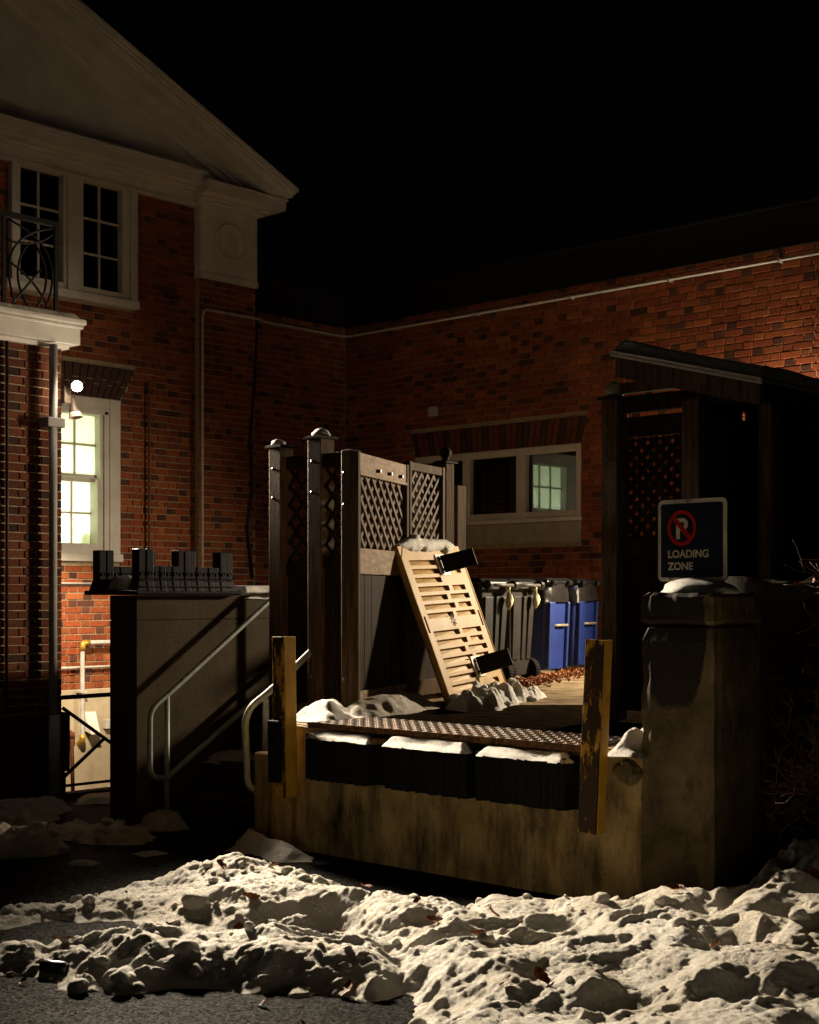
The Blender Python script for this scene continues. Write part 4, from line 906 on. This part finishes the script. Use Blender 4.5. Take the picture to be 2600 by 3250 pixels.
for z in (.19, 1.03):
    mb = MB(); mb.box(.58, .76, .001, .008, z - .02, z + .15); hg = mb.build('hinge_plate', 'offwhite', rp, world=False, bevel=.002)
    mb = MB(); q_ = [(.655, .008), (.655 + .27, .008 + .165), (.655 + .262, .008 + .178), (.645, .022)]
    mb.prism([(x, y, z - .005) for x, y in q_], [(x, y, z + .135) for x, y in q_]); mb.build('black_flap', 'bracket', rp, world=False, bevel=.004)
    for zz in (z + .02, z + .11):
        mb = MB(); mb.lathe((.63, .008, zz), [(.014, 0), (.014, .008), (.006, .014)], 10, 'y'); mb.build('bolt', 'blackiron', hg, world=False)

# ------------------------------------------------------------------ wheeled bins
def bin_body(root, m, wb=.42, wt=.50, db=.42, dt=.54, h=.90):
    rings = []
    for k in range(7):
        t = k / 6; wd, dp = wb + (wt - wb) * t, db + (dt - db) * t; x1 = .0 + .035 * t; x0 = x1 - dp; y = wd / 2; c = .035; z = .05 + (h - .05) * t
        rings.append([(x0 + c, -y, z), (x1 - c, -y, z), (x1, -y + c, z), (x1, y - c, z), (x1 - c, y, z), (x0 + c, y, z), (x0, y - c, z), (x0, -y + c, z)])
    mb = MB(); mb.loft(rings); return mb.build('body', m, root, world=False, bevel=.012)
def make_bin(label, m, loc, rz_, pale=True):
    t = thing('wheelie_bin', label, 'bin', loc, rz_, 'bins in a row on the dock')
    body = bin_body(t, m)
    for y0, y1 in ((-.19, -.06), (.0, .06), (.11, .20)):         # raised panels leave dark grooves between
        mb = MB(); mb.prism([(-.01, y0 * .86, .20), (.018, y0 * .86, .20), (.018, y1 * .86, .20), (-.01, y1 * .86, .20)], [(.02, y0, .80), (.052, y0, .80), (.052, y1, .80), (.02, y1, .80)]); mb.build('raised_panel', m, body, world=False, bevel=.008)
    mb = MB(); mb.prism([(-.54, -.265, .90), (.06, -.265, .90), (.06, .265, .90), (-.54, .265, .90)], [(-.54, -.265, .935), (.06, -.265, .935), (.06, .265, .935), (-.54, .265, .935)]); mb.prism([(-.55, -.27, .936), (.06, -.27, .936), (.06, .27, .936), (-.55, .27, .936)], [(-.50, -.22, .975), (.02, -.22, .965), (.02, .22, .965), (-.50, .22, .975)]); mb.build('lid', 'lid', t, world=False, bevel=.012)
    mb = MB(); mb.tube([(.115, -.21, .905), (.115, .21, .905)], .015, 12); mb.build('handle', 'handle', t, world=False, smooth=True)
    for y in (-.23, .21):
        mb = MB(); mb.lathe((.10, y, .905), [(.035, -.03), (.045, -.02), (.045, .03), (.035, .04)], 14, 'y'); mb.box(.03, .11, y - .03, y + .03, .88, .94); mb.build('hinge_lug', 'lid', t, world=False, bevel=.006)
    for y in (-.215, .215):
        mb = MB(); mb.lathe((-.02, y, .105), [(.055, -.035), (.10, -.035), (.105, -.02), (.105, .02), (.10, .035), (.055, .035)], 24, 'y')
        for k in range(24):
            a_ = 2 * math.pi * k / 24; mb.lathe((-.02 + .104 * math.cos(a_), y, .105 + .104 * math.sin(a_)), [(.006, -.02), (.006, .02)], 5, 'y')
        wh = mb.build('wheel', 'rubber', t, world=False); mb = MB(); mb.lathe((-.02, y, .105), [(.05, -.03), (.045, .0), (.05, .03)], 16, 'y'); mb.build('hub', 'lid', wh, world=False)
    mb = MB(); mb.tube([(-.02, -.2, .105), (-.02, .2, .105)], .012, 8); mb.build('axle', 'blackiron', t, world=False)
    if pale:                                                     # knotted pale bag end hanging below the handle
        mb = MB(); y = .13
        mb.loft([[(.10 + r * math.cos(a_) * (1 + .25 * math.sin(3 * a_ + z * 40)), y + dy + r * math.sin(a_) * (1 + .2 * math.cos(4 * a_)), z) for a_ in [2 * math.pi * k / 14 for k in range(14)]] for z, r, dy in ((.885, .035, -.03), (.855, .02, -.01), (.835, .010, 0), (.81, .026, .006), (.77, .036, .01), (.73, .030, .012), (.70, .016, .0), (.68, .003, -.004))])
        mb.build('bag_knot', 'paleplastic', t, world=False, smooth=True)
    return t
def make_blue(label, loc, rz_, seed):
    t = thing('recycling_bin', label, 'bin', loc, rz_, 'bins in a row on the dock')
    body = bin_body(t, 'bin_blue', .44, .50, .42, .52, .90)
    for y0, y1, x in ((-.21, -.10, .05), (.17, .215, .045)):
        mb = MB(); mb.prism([(-.02, y0, .06), (x - .01, y0, .06), (x - .01, y1, .06), (-.02, y1, .06)], [(.0, y0 * 1.05, .74), (x + .02, y0 * 1.05, .74), (x + .02, y1 * 1.05, .74), (.0, y1 * 1.05, .74)]); mb.build('side_flange', 'bin_blue', body, world=False, bevel=.016)
    mb = MB(); mb.tube([(.052, -.115, .50), (.052, .17, .50)], .014, 12); mb.build('lift_bar', 'bar', t, world=False, smooth=True)
    mb = MB(); rings = []                                        # black liner folded over the rim
    for k in range(8):
        q = k / 7; ring = []
        for i in range(40):
            a_ = 2 * math.pi * i / 40; c_, s_ = math.cos(a_), math.sin(a_); e = 2 / 5
            x = -.235 + (.285 + .02 * q) * math.copysign(abs(c_) ** e, c_); y = (.262 + .02 * q) * math.copysign(abs(s_) ** e, s_); nz = mnoise.noise(Vector((c_ * 2.2, s_ * 2.2, q * 1.5 + seed)))
            z = .925 - q * (.20 + .07 * mnoise.noise(Vector((c_ * 1.4, s_ * 1.4, seed)))); ring.append((x + .03 * nz * q * c_, y + .03 * nz * q * s_, z))
        rings.append(ring)
    mb.loft(rings, cap=False); mb.build('bin_liner', 'bag', t, world=False, smooth=True)
    mb = MB(); mb.box(-.56, .065, -.275, .275, .925, .955); mb.prism([(-.56, -.275, .956), (.065, -.275, .956), (.065, .275, .956), (-.56, .275, .956)], [(-.5, -.22, .99), (.02, -.22, .98), (.02, .22, .98), (-.5, .22, .99)]); mb.build('lid', 'lid', t, world=False, bevel=.012)
    for y in (-.17, .17):
        mb = MB(); mb.lathe((.075, y, .93), [(.02, -.04), (.03, -.03), (.03, .03), (.02, .04)], 12, 'y'); mb.build('hinge_lug', 'lid', t, world=False)
    return t
make_bin('dark grey wheeled bin with pale bag knot, half behind the ramp', 'bin_grey', (5.16, -3.22, dz(-3.2)), R(8))
make_bin('brownish grey wheeled bin with pale bag knot beside the first blue bin', 'bin_brown', (4.92, -2.52, dz(-2.5)), R(8))
make_blue('blue bin with black liner standing next to the brownish grey bin', (4.565, -1.50, dz(-1.5)), R(9), 3)
make_blue('blue bin with black liner, farthest back beside the yellow post', (4.32, -.66, dz(-.66)), R(9), 8)
mb = MB(); mb.box(4.0, 4.5, -3.75, -3.3, .88, 1.68); 

# ------------------------------------------------------------------ sign on the pillar
sg = thing('parking_sign', 'worn blue no parking loading zone sign standing on the pillar', 'sign', (9.37, -6.64, 1.68))
def rrect(x0, x1, z0, z1, r, n=6):
    p = []
    for cx_, cz_, a0 in ((x1 - r, z1 - r, 0), (x0 + r, z1 - r, 90), (x0 + r, z0 + r, 180), (x1 - r, z0 + r, 270)):
        for i in range(n + 1): a_ = R(a0 + 90 * i / n); p.append((cx_ + r * math.cos(a_), cz_ + r * math.sin(a_)))
    return p
SX0, SX1, SZ0, SZ1 = 9.163, 9.582, 1.742, 2.176
def sheet(pts, y0, y1, nm, m, par): mb = MB(); mb.prism([(x, y0, z) for x, z in pts], [(x, y1, z) for x, z in pts]); return mb.build(nm, m, par)
plate = sheet(rrect(SX0, SX1, SZ0, SZ1, .03), -6.640, -6.644, 'border', 'signwhite', sg)
sheet(rrect(SX0 + .020, SX1 - .022, SZ0 + .020, SZ1 - .022, .012), -6.6445, -6.646, 'face', 'signblue', sg)
sheet(rrect(SX0 - .004, SX1 + .004, SZ0 - .004, SZ1 + .004, .032), -6.637, -6.6395, 'back_plate', 'blackiron', sg)
cx_, cz_ = 9.314, 2.024; mb = MB()
ro, ri = .089, .071; n = 48
lo_ = [(cx_ + ro * math.cos(2 * math.pi * i / n), cz_ + 1.06 * ro * math.sin(2 * math.pi * i / n)) for i in range(n)]; li_ = [(cx_ + ri * math.cos(2 * math.pi * i / n), cz_ + 1.06 * ri * math.sin(2 * math.pi * i / n)) for i in range(n)]
vs = [(x, -6.6492, z) for x, z in lo_] + [(x, -6.6492, z) for x, z in li_]; mb.add(vs, [(i, (i + 1) % n, n + (i + 1) % n, n + i) for i in range(n)])
h = .009
q = [(cx_ - .058 - h, cz_ + .062 - h), (cx_ - .058 + h, cz_ + .062 + h), (cx_ + .058 + h, cz_ - .062 + h), (cx_ + .058 - h, cz_ - .062 - h)]
mb.add([(x, -6.6494, z) for x, z in q], [(0, 1, 2, 3)]); mb.build('red_ring', 'signred', sg)
def text(body, x, z, size, m, y=-6.6478, bold=.0):
    cu = bpy.data.curves.new('lettering', 'FONT'); cu.body = body; cu.size = size; cu.extrude = .0004; cu.offset = bold
    tmp = bpy.data.objects.new('lettering', cu); COL.objects.link(tmp); bpy.context.view_layer.update()
    me = bpy.data.meshes.new_from_object(tmp.evaluated_get(bpy.context.evaluated_depsgraph_get())); bpy.data.objects.remove(tmp)
    me.materials.clear(); me.materials.append(M[m]); o = bpy.data.objects.new('lettering', me); COL.objects.link(o); o.parent = sg
    o.location = Vector((x, y, z)) - OFF[sg]; o.rotation_euler = (R(90), 0, 0); return o
text('P', 9.272, 1.970, .150, 'signtext', bold=.004); text('LOADING', 9.226, 1.868, .056, 'signtext', bold=.0012); text('ZONE', 9.228, 1.803, .056, 'signtext', bold=.0012)
mb = MB(); mb.box(9.35, 9.40, -6.635, -6.60, 1.60, 2.12); mb.build('post', 'blackiron', sg)

# ------------------------------------------------------------------ snow bank in the foreground
PA = [(6.75, -9.45), (7.02, -9.42), (7.08, -9.09), (7.45, -8.84), (7.82, -8.77), (8.08, -8.63), (8.3, -8.33), (8.75, -8.35), (9.2, -8.2), (9.2, -7.55), (8.6, -7.65), (8.2, -7.75), (7.8, -7.68), (7.4, -7.62), (7.0, -7.75), (6.92, -8.2), (6.8, -8.7), (6.7, -9.1)]
PB = [(7.35, -10.1), (7.81, -9.87), (7.96, -9.75), (8.21, -9.75), (8.49, -9.61), (8.8, -9.28), (8.91, -9.22), (9.19, -9.02), (9.29, -9.09), (9.36, -8.99), (9.39, -8.7), (8.9, -8.3), (8.50, -8.50), (8.32, -8.72), (8.18, -8.86), (7.86, -9.06), (7.72, -9.16), (7.50, -9.50), (7.38, -9.75)]
PC = [(8.7, -8.5), (9.30, -8.90), (9.40, -8.85), (9.54, -8.9), (9.69, -9.2), (9.78, -9.7), (11.2, -10.2), (12.6, -9.0), (12.2, -6.0), (11.2, -4.8), (9.62, -4.6), (9.62, -6.8), (9.4, -6.98), (9.0, -7.25), (8.6, -7.5)]
CP = np.array([(7.0, -9.3, .06), (7.1, -8.9, .06), (7.3, -8.6, .09), (7.5, -8.65, .07), (7.82, -8.60, .07), (8.08, -8.45, .09), (8.25, -8.28, .12), (7.45, -8.15, .27), (7.6, -8.2, .30), (7.9, -8.2, .26), (8.2, -8.1, .24), (8.5, -8.05, .27), (8.7, -8.3, .22), (9.1, -7.8, .24), (9.4, -7.3, .28), (9.8, -7.3, .36), (10, -6.5, .52), (10.2, -6, .66),
               (7.7, -9.6, .15), (8.0, -9.4, .20), (8.3, -9.3, .21), (8.6, -9.0, .19), (9.0, -8.8, .17), (9.3, -8.5, .19), (9.5, -8.6, .20), (9.9, -8.4, .24), (10.3, -8.2, .31), (10.3, -9, .17), (10.8, -8.2, .34), (10.6, -7.2, .50), (11.5, -8, .40), (11, -9.3, .2), (11.2, -6, .62)])
st = .0105
xs = np.arange(6.5, 11.75, st); ys = np.arange(-10.15, -5.3, st); X, Y = np.meshgrid(xs, ys, indexing='ij')
wob = .07 * vn(X, Y, 3.2, 1) + .035 * vn(X, Y, 9, 2) + .014 * vn(X, Y, 26, 3)
d = np.maximum(np.maximum(poly_sd(X, Y, PA), poly_sd(X, Y, PB)), poly_sd(X, Y, PC)) + wob
H = np.zeros_like(X); Wt = np.zeros_like(X)
for a_, b_, h_ in CP:
    q = 1 / (((X - a_) ** 2 + (Y - b_) ** 2) + .012) ** 1.5; H += q * h_; Wt += q
H /= Wt
wx = X + .10 * vn(X, Y, 3, 5); wy = Y + .10 * vn(X, Y, 3, 6)
bil = lambda f, s: np.sqrt(vn(wx, wy, f, s) ** 2 + .004) + .2                         # rounded lumps with creases
soft = sm(.40, .75, .5 + .5 * vn(X, Y, .9, 7) + .25 * (X - 9.2) / 2)    # right part smoother, trodden
lump = (.040 * (bil(3.4, 1) - .5) + .046 * (bil(7, 2) - .5) + .034 * (bil(14, 3) - .5)) * (1 - .6 * soft) + .020 * np.abs(vn(wx, wy, 27, 4)) * (1 - .4 * soft) + .009 * np.abs(vn(X, Y, 50, 8)) + .004 * vn(X, Y, 85, 9) + .03 * vn(X, Y, 2.1, 10)
cr = np.zeros_like(X)                                                   # footprints and hollows
for (a_, b_, rx_, ry_, ang, dp) in ((9.35, -8.05, .22, .10, .7, .14), (9.75, -7.75, .10, .16, .2, .13), (9.15, -8.42, .30, .09, .85, .12), (9.95, -8.30, .16, .09, .9, .10), (10.25, -7.85, .12, .20, .1, .12), (10.35, -8.75, .17, .10, .6, .10), (8.35, -8.28, .16, .08, .4, .07), (8.75, -8.75, .20, .09, .8, .10), (9.85, -9.0, .2, .1, .5, .08), (10.7, -7.6, .22, .13, 1.1, .12), (7.75, -8.45, .13, .07, .3, .06), (10.0, -7.2, .11, .17, .6, .11), (8.05, -8.35, .10, .06, 1.0, .06), (10.75, -8.55, .13, .1, .2, .09), (9.6, -8.65, .1, .15, .4, .08)):
    c_, s_ = math.cos(ang), math.sin(ang); u = ((X - a_) * c_ + (Y - b_) * s_) / rx_; v = (-(X - a_) * s_ + (Y - b_) * c_) / ry_; rr = np.sqrt(u * u + v * v) + .34 * vn(X, Y, 8, 11) + .16 * vn(X, Y, 19, 3)
    cr += -.22 * dp * sm(1.15, .35, rr) + .18 * dp * np.exp(-((rr - 1.25) / .22) ** 2)
env = sm(-.01, .32, d) ** .8
h = .68 * H * env * (1 + .25 * vn(X, Y, 5, 4)) + (.70 * lump + cr) * sm(.0, .14, d) * 1 - .05 * sm(.01, -.05, d)
ex = MB(); rs = np.random.RandomState(77); n = 0
def hs(x, y): return float(h[min(max(int((x - xs[0]) / st), 0), len(xs) - 1), min(max(int((y - ys[0]) / st), 0), len(ys) - 1)]), float(d[min(max(int((x - xs[0]) / st), 0), len(xs) - 1), min(max(int((y - ys[0]) / st), 0), len(ys) - 1)])
while n < 300:
    x, y = rs.uniform(6.7, 11.4), rs.uniform(-10, -5.8); hh, dd = hs(x, y)
    if dd < -.10 or (dd < 0 and rs.rand() < .85) or (x > 9.5 and rs.rand() < .65): continue
    r = min(.06, .010 + .012 * rs.exponential(1)); chunk(ex, (x, y, max(hh, 0) + r * rs.uniform(-.25, .25)), r, int(rs.randint(99999)), (1, rs.uniform(.7, 1.1), rs.uniform(.6, .95))); n += 1
for (x, y, r) in ((7.62, -8.55, .085), (7.72, -9.45, .06), (8.24, -9.55, .055), (8.45, -9.62, .05), (8.6, -9.33, .045), (8.52, -9.58, .035), (8.33, -9.74, .055), (8.05, -9.15, .06)):
    chunk(ex, (x, y, max(hs(x, y)[0], 0) + r * .25), r, int(x * 1000), (1.2, .8, .8))
sb = field(xs, ys, h, gz(X, Y), 'snow_bank', 'snow', None, ex, cut=-.03); tag(sb, 'lumpy dirty snow bank ploughed up in front of the dock', 'snow', kind='stuff')

# ------------------------------------------------------------------ smaller snow
snow_patch('snow', [(2.47, -7.6), (2.5, -6.3), (2.75, -6.1), (3.13, -6.35), (3.6, -6.94), (3.6, -7.6)], gz, .07, 'dim patchy snow at the foot of the downspout', seed=1, hole=.15, rough=.9, lumps=3.)
snow_patch('snow', [(4.0, -8.3), (4.2, -7.5), (4.75, -7.42), (5.12, -7.67), (5.2, -7.86), (4.91, -8.3)], gz, .09, 'small heap of broken snow lumps on the asphalt near the bay', seed=2, chunks=22, rough=1.1, lumps=4.)
snow_patch('snow', [(4.02, -7.20), (3.7, -6.75), (4.36, -6.62), (5.1, -6.85), (5.3, -7.2), (4.97, -7.35), (4.31, -7.26)], gz, .05, 'flat snow patch at the end of the stair wall', seed=3, chunks=12, hole=.4, rough=.9, lumps=4.)
snow_patch('snow', [(5.62, -8.02), (5.63, -7.86), (5.82, -7.87), (5.88, -8.0), (5.76, -8.07)], gz, .018, 'small round remnant of snow alone on dark asphalt', seed=4, edge=.05)
snow_patch('snow', [(5.66, -7.53), (5.72, -7.36), (5.88, -7.40), (5.86, -7.57)], gz, .016, 'thin snow remnant on asphalt nearer the steps', seed=5, edge=.05)
snow_patch('snow', [(6.10, -7.10), (5.84, -6.74), (5.80, -6.45), (5.93, -6.45), (5.96, -6.78), (6.43, -6.86), (6.75, -6.88), (6.90, -7.02), (6.75, -7.18), (6.4, -7.12)], gz, .085, 'snow wedge banked against the left corner of the dock', seed=6, edge=.16, m='snow', rough=.6)
snow_patch('snow', [(4.36, -6.60), (4.36, -6.23), (4.62, -6.23), (4.86, -6.42), (4.80, -6.60), (4.55, -6.66)], lambda x, y: gz(x, y), .09, 'snow around the foot of the handrail post', seed=7, edge=.08, rough=.9)
snow_patch('snow', [(4.40, -5.90), (4.40, -5.66), (4.72, -5.64), (4.76, -5.84), (4.6, -5.90)], .372, .06, 'little snow heap on the middle step', seed=8, edge=.06)
snow_patch('snow', [(4.95, -5.6), (4.95, -5.45), (5.1, -5.45), (5.12, -5.6)], .607, .025, 'scrap of snow on the upper step', seed=9, edge=.04)
snow_patch('snow', [(2.45, -5.8), (2.45, -5.2), (2.8, -5.2), (2.95, -5.7), (2.7, -6.0)], gz, .05, 'strip of snow under the areaway railing', seed=10)
mm = lambda x, y: dz(y)
snow_patch('snow', [(6.22, -6.76), (6.2, -6.2), (6.62, -6.28), (6.72, -6.52), (6.70, -6.76)], lambda x, y: dz(y), .11, 'bright snow wedge on the dock behind the left yellow post', seed=11, edge=.2, m='snow_clean', rough=.3)
snow_patch('snow', [(6.05, -6.25), (5.95, -5.6), (6.05, -5.15), (6.40, -5.22), (6.55, -5.55), (6.72, -6.0), (6.6, -6.45)], lambda x, y: dz(y), .11, 'low snow drift along the foot of the gate', seed=12, edge=.22, m='snow_old', rough=.3)
snow_patch('snow', [(6.92, -5.62), (6.60, -5.45), (6.30, -4.35), (6.22, -4.05), (6.38, -4.02), (6.60, -4.55), (6.78, -4.95), (6.98, -5.35)], mm, .085, 'white snow clods piled at the foot of the yellow ramp', seed=13, edge=.09, m='snow_clean', rough=1.5, lumps=5., step=.011, chunks=14)
snow_patch('snow', [(8.99, -6.88), (8.90, -6.4), (8.88, -5.8), (9.155, -5.8), (9.16, -6.88)], lambda x, y: dz(y), .10, 'thick snow on the dock ledge between yellow post and pillar', seed=14, edge=.10, m='snow_clean', rough=.5)
for i, (x0, x1) in enumerate(((6.74, 7.26), (7.44, 8.03), (8.19, 8.74))):
    nm = ('smooth snow strip on the left rubber bumper', 'lumpy snow strip on the middle rubber bumper', 'snow strip on the right rubber bumper')[i]
    snow_patch('snow', [(x0, -6.945), (x1, -6.945), (x1 + .02, -6.91), (x1 - .02, -6.81), (x0 + .02, -6.81)], .784, .028 + .008 * (i == 1), nm, seed=15 + i, edge=.03, m='snow_clean', step=.008, rough=.22)
cap_snow('snow', (5.30, -5.92, 2.815), .06, .055, .045, 'small snow cap on the rear fence post', 1, peak=3); cap_snow('snow', (5.985, -6.12, 2.815), .07, .06, .055, 'snow cap on the tallest dark fence post', 2, peak=3); cap_snow('snow', (7.99, -5.37, 2.985), .062, .062, .10, 'rounded snow cap on the shelter corner post', 3, m='snow_old', peak=3.2)
o = cap_snow('snow', (9.385, -6.60, 1.675), .215, .19, .10, 'thick snow cap on the pillar under the sign', 4, m='snow_clean', peak=2.6)
snow_patch('snow', [(9.30, -6.36), (9.595, -6.36), (9.595, -1.0), (9.30, -1.0)], 1.664, .085, 'snow layer on the side wall behind the bush', seed=20, edge=.06, step=.03, rough=.35)
snow_patch('snow', [(4.02, -5.43), (4.34, -5.43), (4.34, -3.5), (4.02, -3.5)], 1.674, .085, 'smooth snow on the stair wall beyond the pallet', seed=21, edge=.05, step=.015, rough=.12, lumps=.2, m='snow_clean')
snow_patch('snow', [(3.92, -6.52), (4.28, -6.52), (4.28, -5.65), (3.92, -5.65)], 1.716, .105, 'snow lying between the runners of the black pallet', seed=22, edge=.05, step=.012, rough=.15, m='snow_clean')
snow_patch('snow', [(.4, -9.2), (2.50, -9.2), (2.50, -5.79), (.4, -5.79)], 4.153, .055, 'even snow layer on the flat bay roof', seed=23, edge=.045, step=.03, rough=.06, lumps=.1, m='snow_old')
xs2 = np.arange(8.02, 9.18, .02); ys2 = np.arange(-5.54, -1.1, .02); X2, Y2 = np.meshgrid(xs2, ys2, indexing='ij'); d2_ = np.minimum(np.minimum(X2 - 8.075, 9.13 - X2), np.minimum(Y2 + 5.49, -1.2 - Y2))
o = field(xs2, ys2, .075 * sm(-.005, .05, d2_) ** .6 * (1 + .12 * vn(X2, Y2, 3, 2)) - .03 * sm(0, -.03, d2_), 3.24 + (X2 - 8.07) * (2.955 - 3.24) / 1.06 + .022, 'snow', 'snow_clean'); tag(o, 'snow blanket on the sloping shelter roof', 'snow', kind='stuff')
# crust of snow on the top edge of the ramp
ex = MB(); p0 = mw @ Vector((.03, -.02, LN)); p1 = mw @ Vector((W - .03, -.02, LN - .01)); rings = []
for k in range(40):
    t = k / 39; c = p0.lerp(p1, t); env_ = min(1, 6 * t + .1, 6 * (1 - t) + .1); ring = []
    for i in range(16):
        a_ = 2 * math.pi * i / 16; v = math.cos(a_) * nn + math.sin(a_) * up; nz = mnoise.noise(Vector((t * 9, math.cos(a_) * 1.2, math.sin(a_) * 1.2))); 
        rr = (.055 + .02 * nz + (.035 * max(0, mnoise.noise(Vector((t * 14, 3, 1)))) if math.sin(a_) < -.2 and math.cos(a_) > -.3 else 0) + (.045 * math.exp(-((t - .30) / .04) ** 2) if math.sin(a_) > .5 else 0)) * env_
        ring.append(c + v * rr + up * .012)
    rings.append(ring)
ex.loft(rings); o = ex.build('snow', 'snow_clean', smooth=True); tag(o, 'crusted snow hanging over the top edge of the yellow ramp', 'snow', kind='stuff')

# ------------------------------------------------------------------ fallen leaves, drink can, bare shrub
def leaf_mesh(seed, m):
    rs = np.random.RandomState(seed); mb = MB(); n = 7; L = []; Rr = []
    for i in range(n + 1):
        t = i / n; wd = .5 * math.sin(math.pi * min(1, t * 1.02)) ** .7 * (1 + .25 * (i % 2)); c = .35 * (t - .5) ** 2 * 4
        L.append((t - .5, -wd * .62, .18 * wd + c * .5 + rs.uniform(-.03, .03))); Rr.append((t - .5, wd * .62, .22 * wd + c * .5 + rs.uniform(-.03, .03)))
    vs = []; fs = []
    for i in range(n + 1): vs += [L[i], (L[i][0], 0, L[i][2] * .35), Rr[i]]
    for i in range(n): k = i * 3; fs += [(k, k + 3, k + 4, k + 1), (k + 1, k + 4, k + 5, k + 2)]
    mb.v = vs; mb.f = fs; me = bpy.data.meshes.new('leaf'); me.from_pydata(vs, [], fs); me.materials.append(M[m]); return me
LM = [leaf_mesh(i, 'leaf') for i in range(5)]; LO = [leaf_mesh(9 + i, 'leaf_orange') for i in range(3)]
def leaf(x, y, z, s, me, label, group):
    o = bpy.data.objects.new('leaf', me); COL.objects.link(o); o.location = (x, y, z); o.scale = (s, s, s); o.rotation_euler = (random.uniform(-.7, .7), random.uniform(-.7, .7), random.uniform(0, 6.3)); tag(o, label, 'leaf', group); return o
rs = np.random.RandomState(12); n = 0
for (x, y) in ((7.62, -8.02), (7.9, -8.42), (8.42, -8.30), (8.52, -8.55), (8.66, -8.50), (8.47, -8.62), (8.9, -8.15), (9.35, -8.36), (9.05, -7.9), (8.75, -8.1), (7.75, -8.83), (8.02, -8.62), (7.45, -8.25), (10.0, -8.75), (9.95, -8.9), (9.72, -7.35), (10.2, -6.9), (8.3, -8.0), (7.85, -9.5), (10.45, -8.2), (9.2, -9.02), (7.55, -8.6)):
    leaf(x, y, max(hs(x, y)[0], 0) + .02, rs.uniform(.065, .105), LM[n % 5], 'curled brown leaf lying on the snow bank', 'brown leaves on the snow bank'); n += 1
for (x, y) in ((9.05, -9.35), (8.05, -9.83), (7.9, -9.95), (6.2, -7.75), (6.7, -7.4), (6.95, -7.35), (9.4, -9.45)):
    leaf(x, y, .012, rs.uniform(.05, .08), LM[n % 5], 'small brown leaf flat on the dark asphalt', 'leaves on the asphalt'); n += 1
leaf(5.40, -3.05, dz(-3) + .05, .17, LO[0], 'big orange leaf standing up beside the wheeled bins', None); leaf(5.15, -2.0, dz(-2) + .02, .10, LO[1], 'flat orange leaf on the deck before the blue bins', None)
mb = MB()
for i in range(420):
    t = rs.rand(); x, y = 5.62 - 1.15 * t + rs.normal(0, .09), -3.55 + 2.7 * t + rs.normal(0, .12); me = (LM + LO)[rs.randint(8)]; s = rs.uniform(.03, .075); E_ = Matrix.Rotation(rs.uniform(0, 6.3), 3, 'Z') @ Matrix.Rotation(rs.uniform(-.8, .8), 3, 'X')
    mb.add([tuple(E_ @ (v.co * s) + Vector((x, y, dz(y) + .012 + rs.uniform(0, .02)))) for v in me.vertices], [tuple(p.vertices) for p in me.polygons])
o = mb.build('leaves', 'leaf_orange'); tag(o, 'drift of orange and brown leaves at the wheels of the bins', 'leaves', kind='stuff')
cn = thing('drink_can', 'dented dark drink can lying in front of the snow bank', 'can', (8.02, -9.66, .033), R(43)); cn.rotation_euler = (0, R(4), R(30))
mb = MB(); mb.lathe((0, 0, 0), [(.022, -.062), (.027, -.060), (.033, -.050), (.034, 0), (.0335, .045), (.028, .058), (.026, .062)], 24, 'x'); mb.v = [(x, y, z * (.9 if abs(x - .01) < .03 and z > 0 else 1)) for x, y, z in mb.v]; mb.build('body', 'can', cn, world=False, smooth=True)
mb = MB(); mb.lathe((.062, 0, 0), [(.026, -.002), (.027, .003), (.023, .003), (.022, -.001), (.004, -.001)], 24, 'x'); mb.build('lid', 'steel', cn, world=False, smooth=True)
def shrub(root, base, seed, H, spread):
    rs = np.random.RandomState(seed)
    def grow(mb, p, d, L, r, depth, leaves):
        pts = [p]; q = p.copy(); dd = d.copy(); n = 5
        for i in range(n):
            dd = (dd + Vector(rs.normal(0, .16, 3)) + Vector((0, 0, .03))).normalized(); q = q + dd * (L / n); pts.append(q.copy())
        mb.tube(pts, [r * (1 - .75 * i / n) + .0008 for i in range(n + 1)], 5)
        if depth:
            for k in range(rs.randint(3, 6)):
                i = rs.randint(1, n + 1); nd = (dd + Vector(rs.normal(0, .62, 3))).normalized(); grow(mb, pts[i], nd, L * rs.uniform(.45, .72), r * .55, depth - 1, leaves)
        elif rs.rand() < .05: leaves.append(pts[-1].copy())
    lv = []
    for k in range(9):
        mb = MB(); a_ = rs.uniform(0, 6.3); d0 = Vector((math.cos(a_) * spread - .12, math.sin(a_) * spread - .12, 1)).normalized(); grow(mb, Vector(base) + Vector((rs.uniform(-.12, .12), rs.uniform(-.12, .12), 0)), d0, H * rs.uniform(.6, 1), .011, 4, lv); mb.build('branch', 'twig', root, smooth=True)
    for i, p in enumerate(lv[:60]):
        o = bpy.data.objects.new('leaf', LM[i % 5]); COL.objects.link(o); o.parent = root; o.location = p - OFF[root]; o.scale = (.035,) * 3; o.rotation_euler = tuple(rs.uniform(0, 6, 3))
s1 = thing('bare_shrub', 'bare twiggy shrub with a few dead leaves beside the side wall', 'shrub', (10.2, -6.2, .3)); shrub(s1, (10.2, -6.2, .35), 3, .82, .5)
s2 = thing('bare_shrub', 'second leafless shrub farther right against the dark wall', 'shrub', (10.15, -5.5, .3)); shrub(s2, (10.15, -5.5, .35), 8, .95, .45)
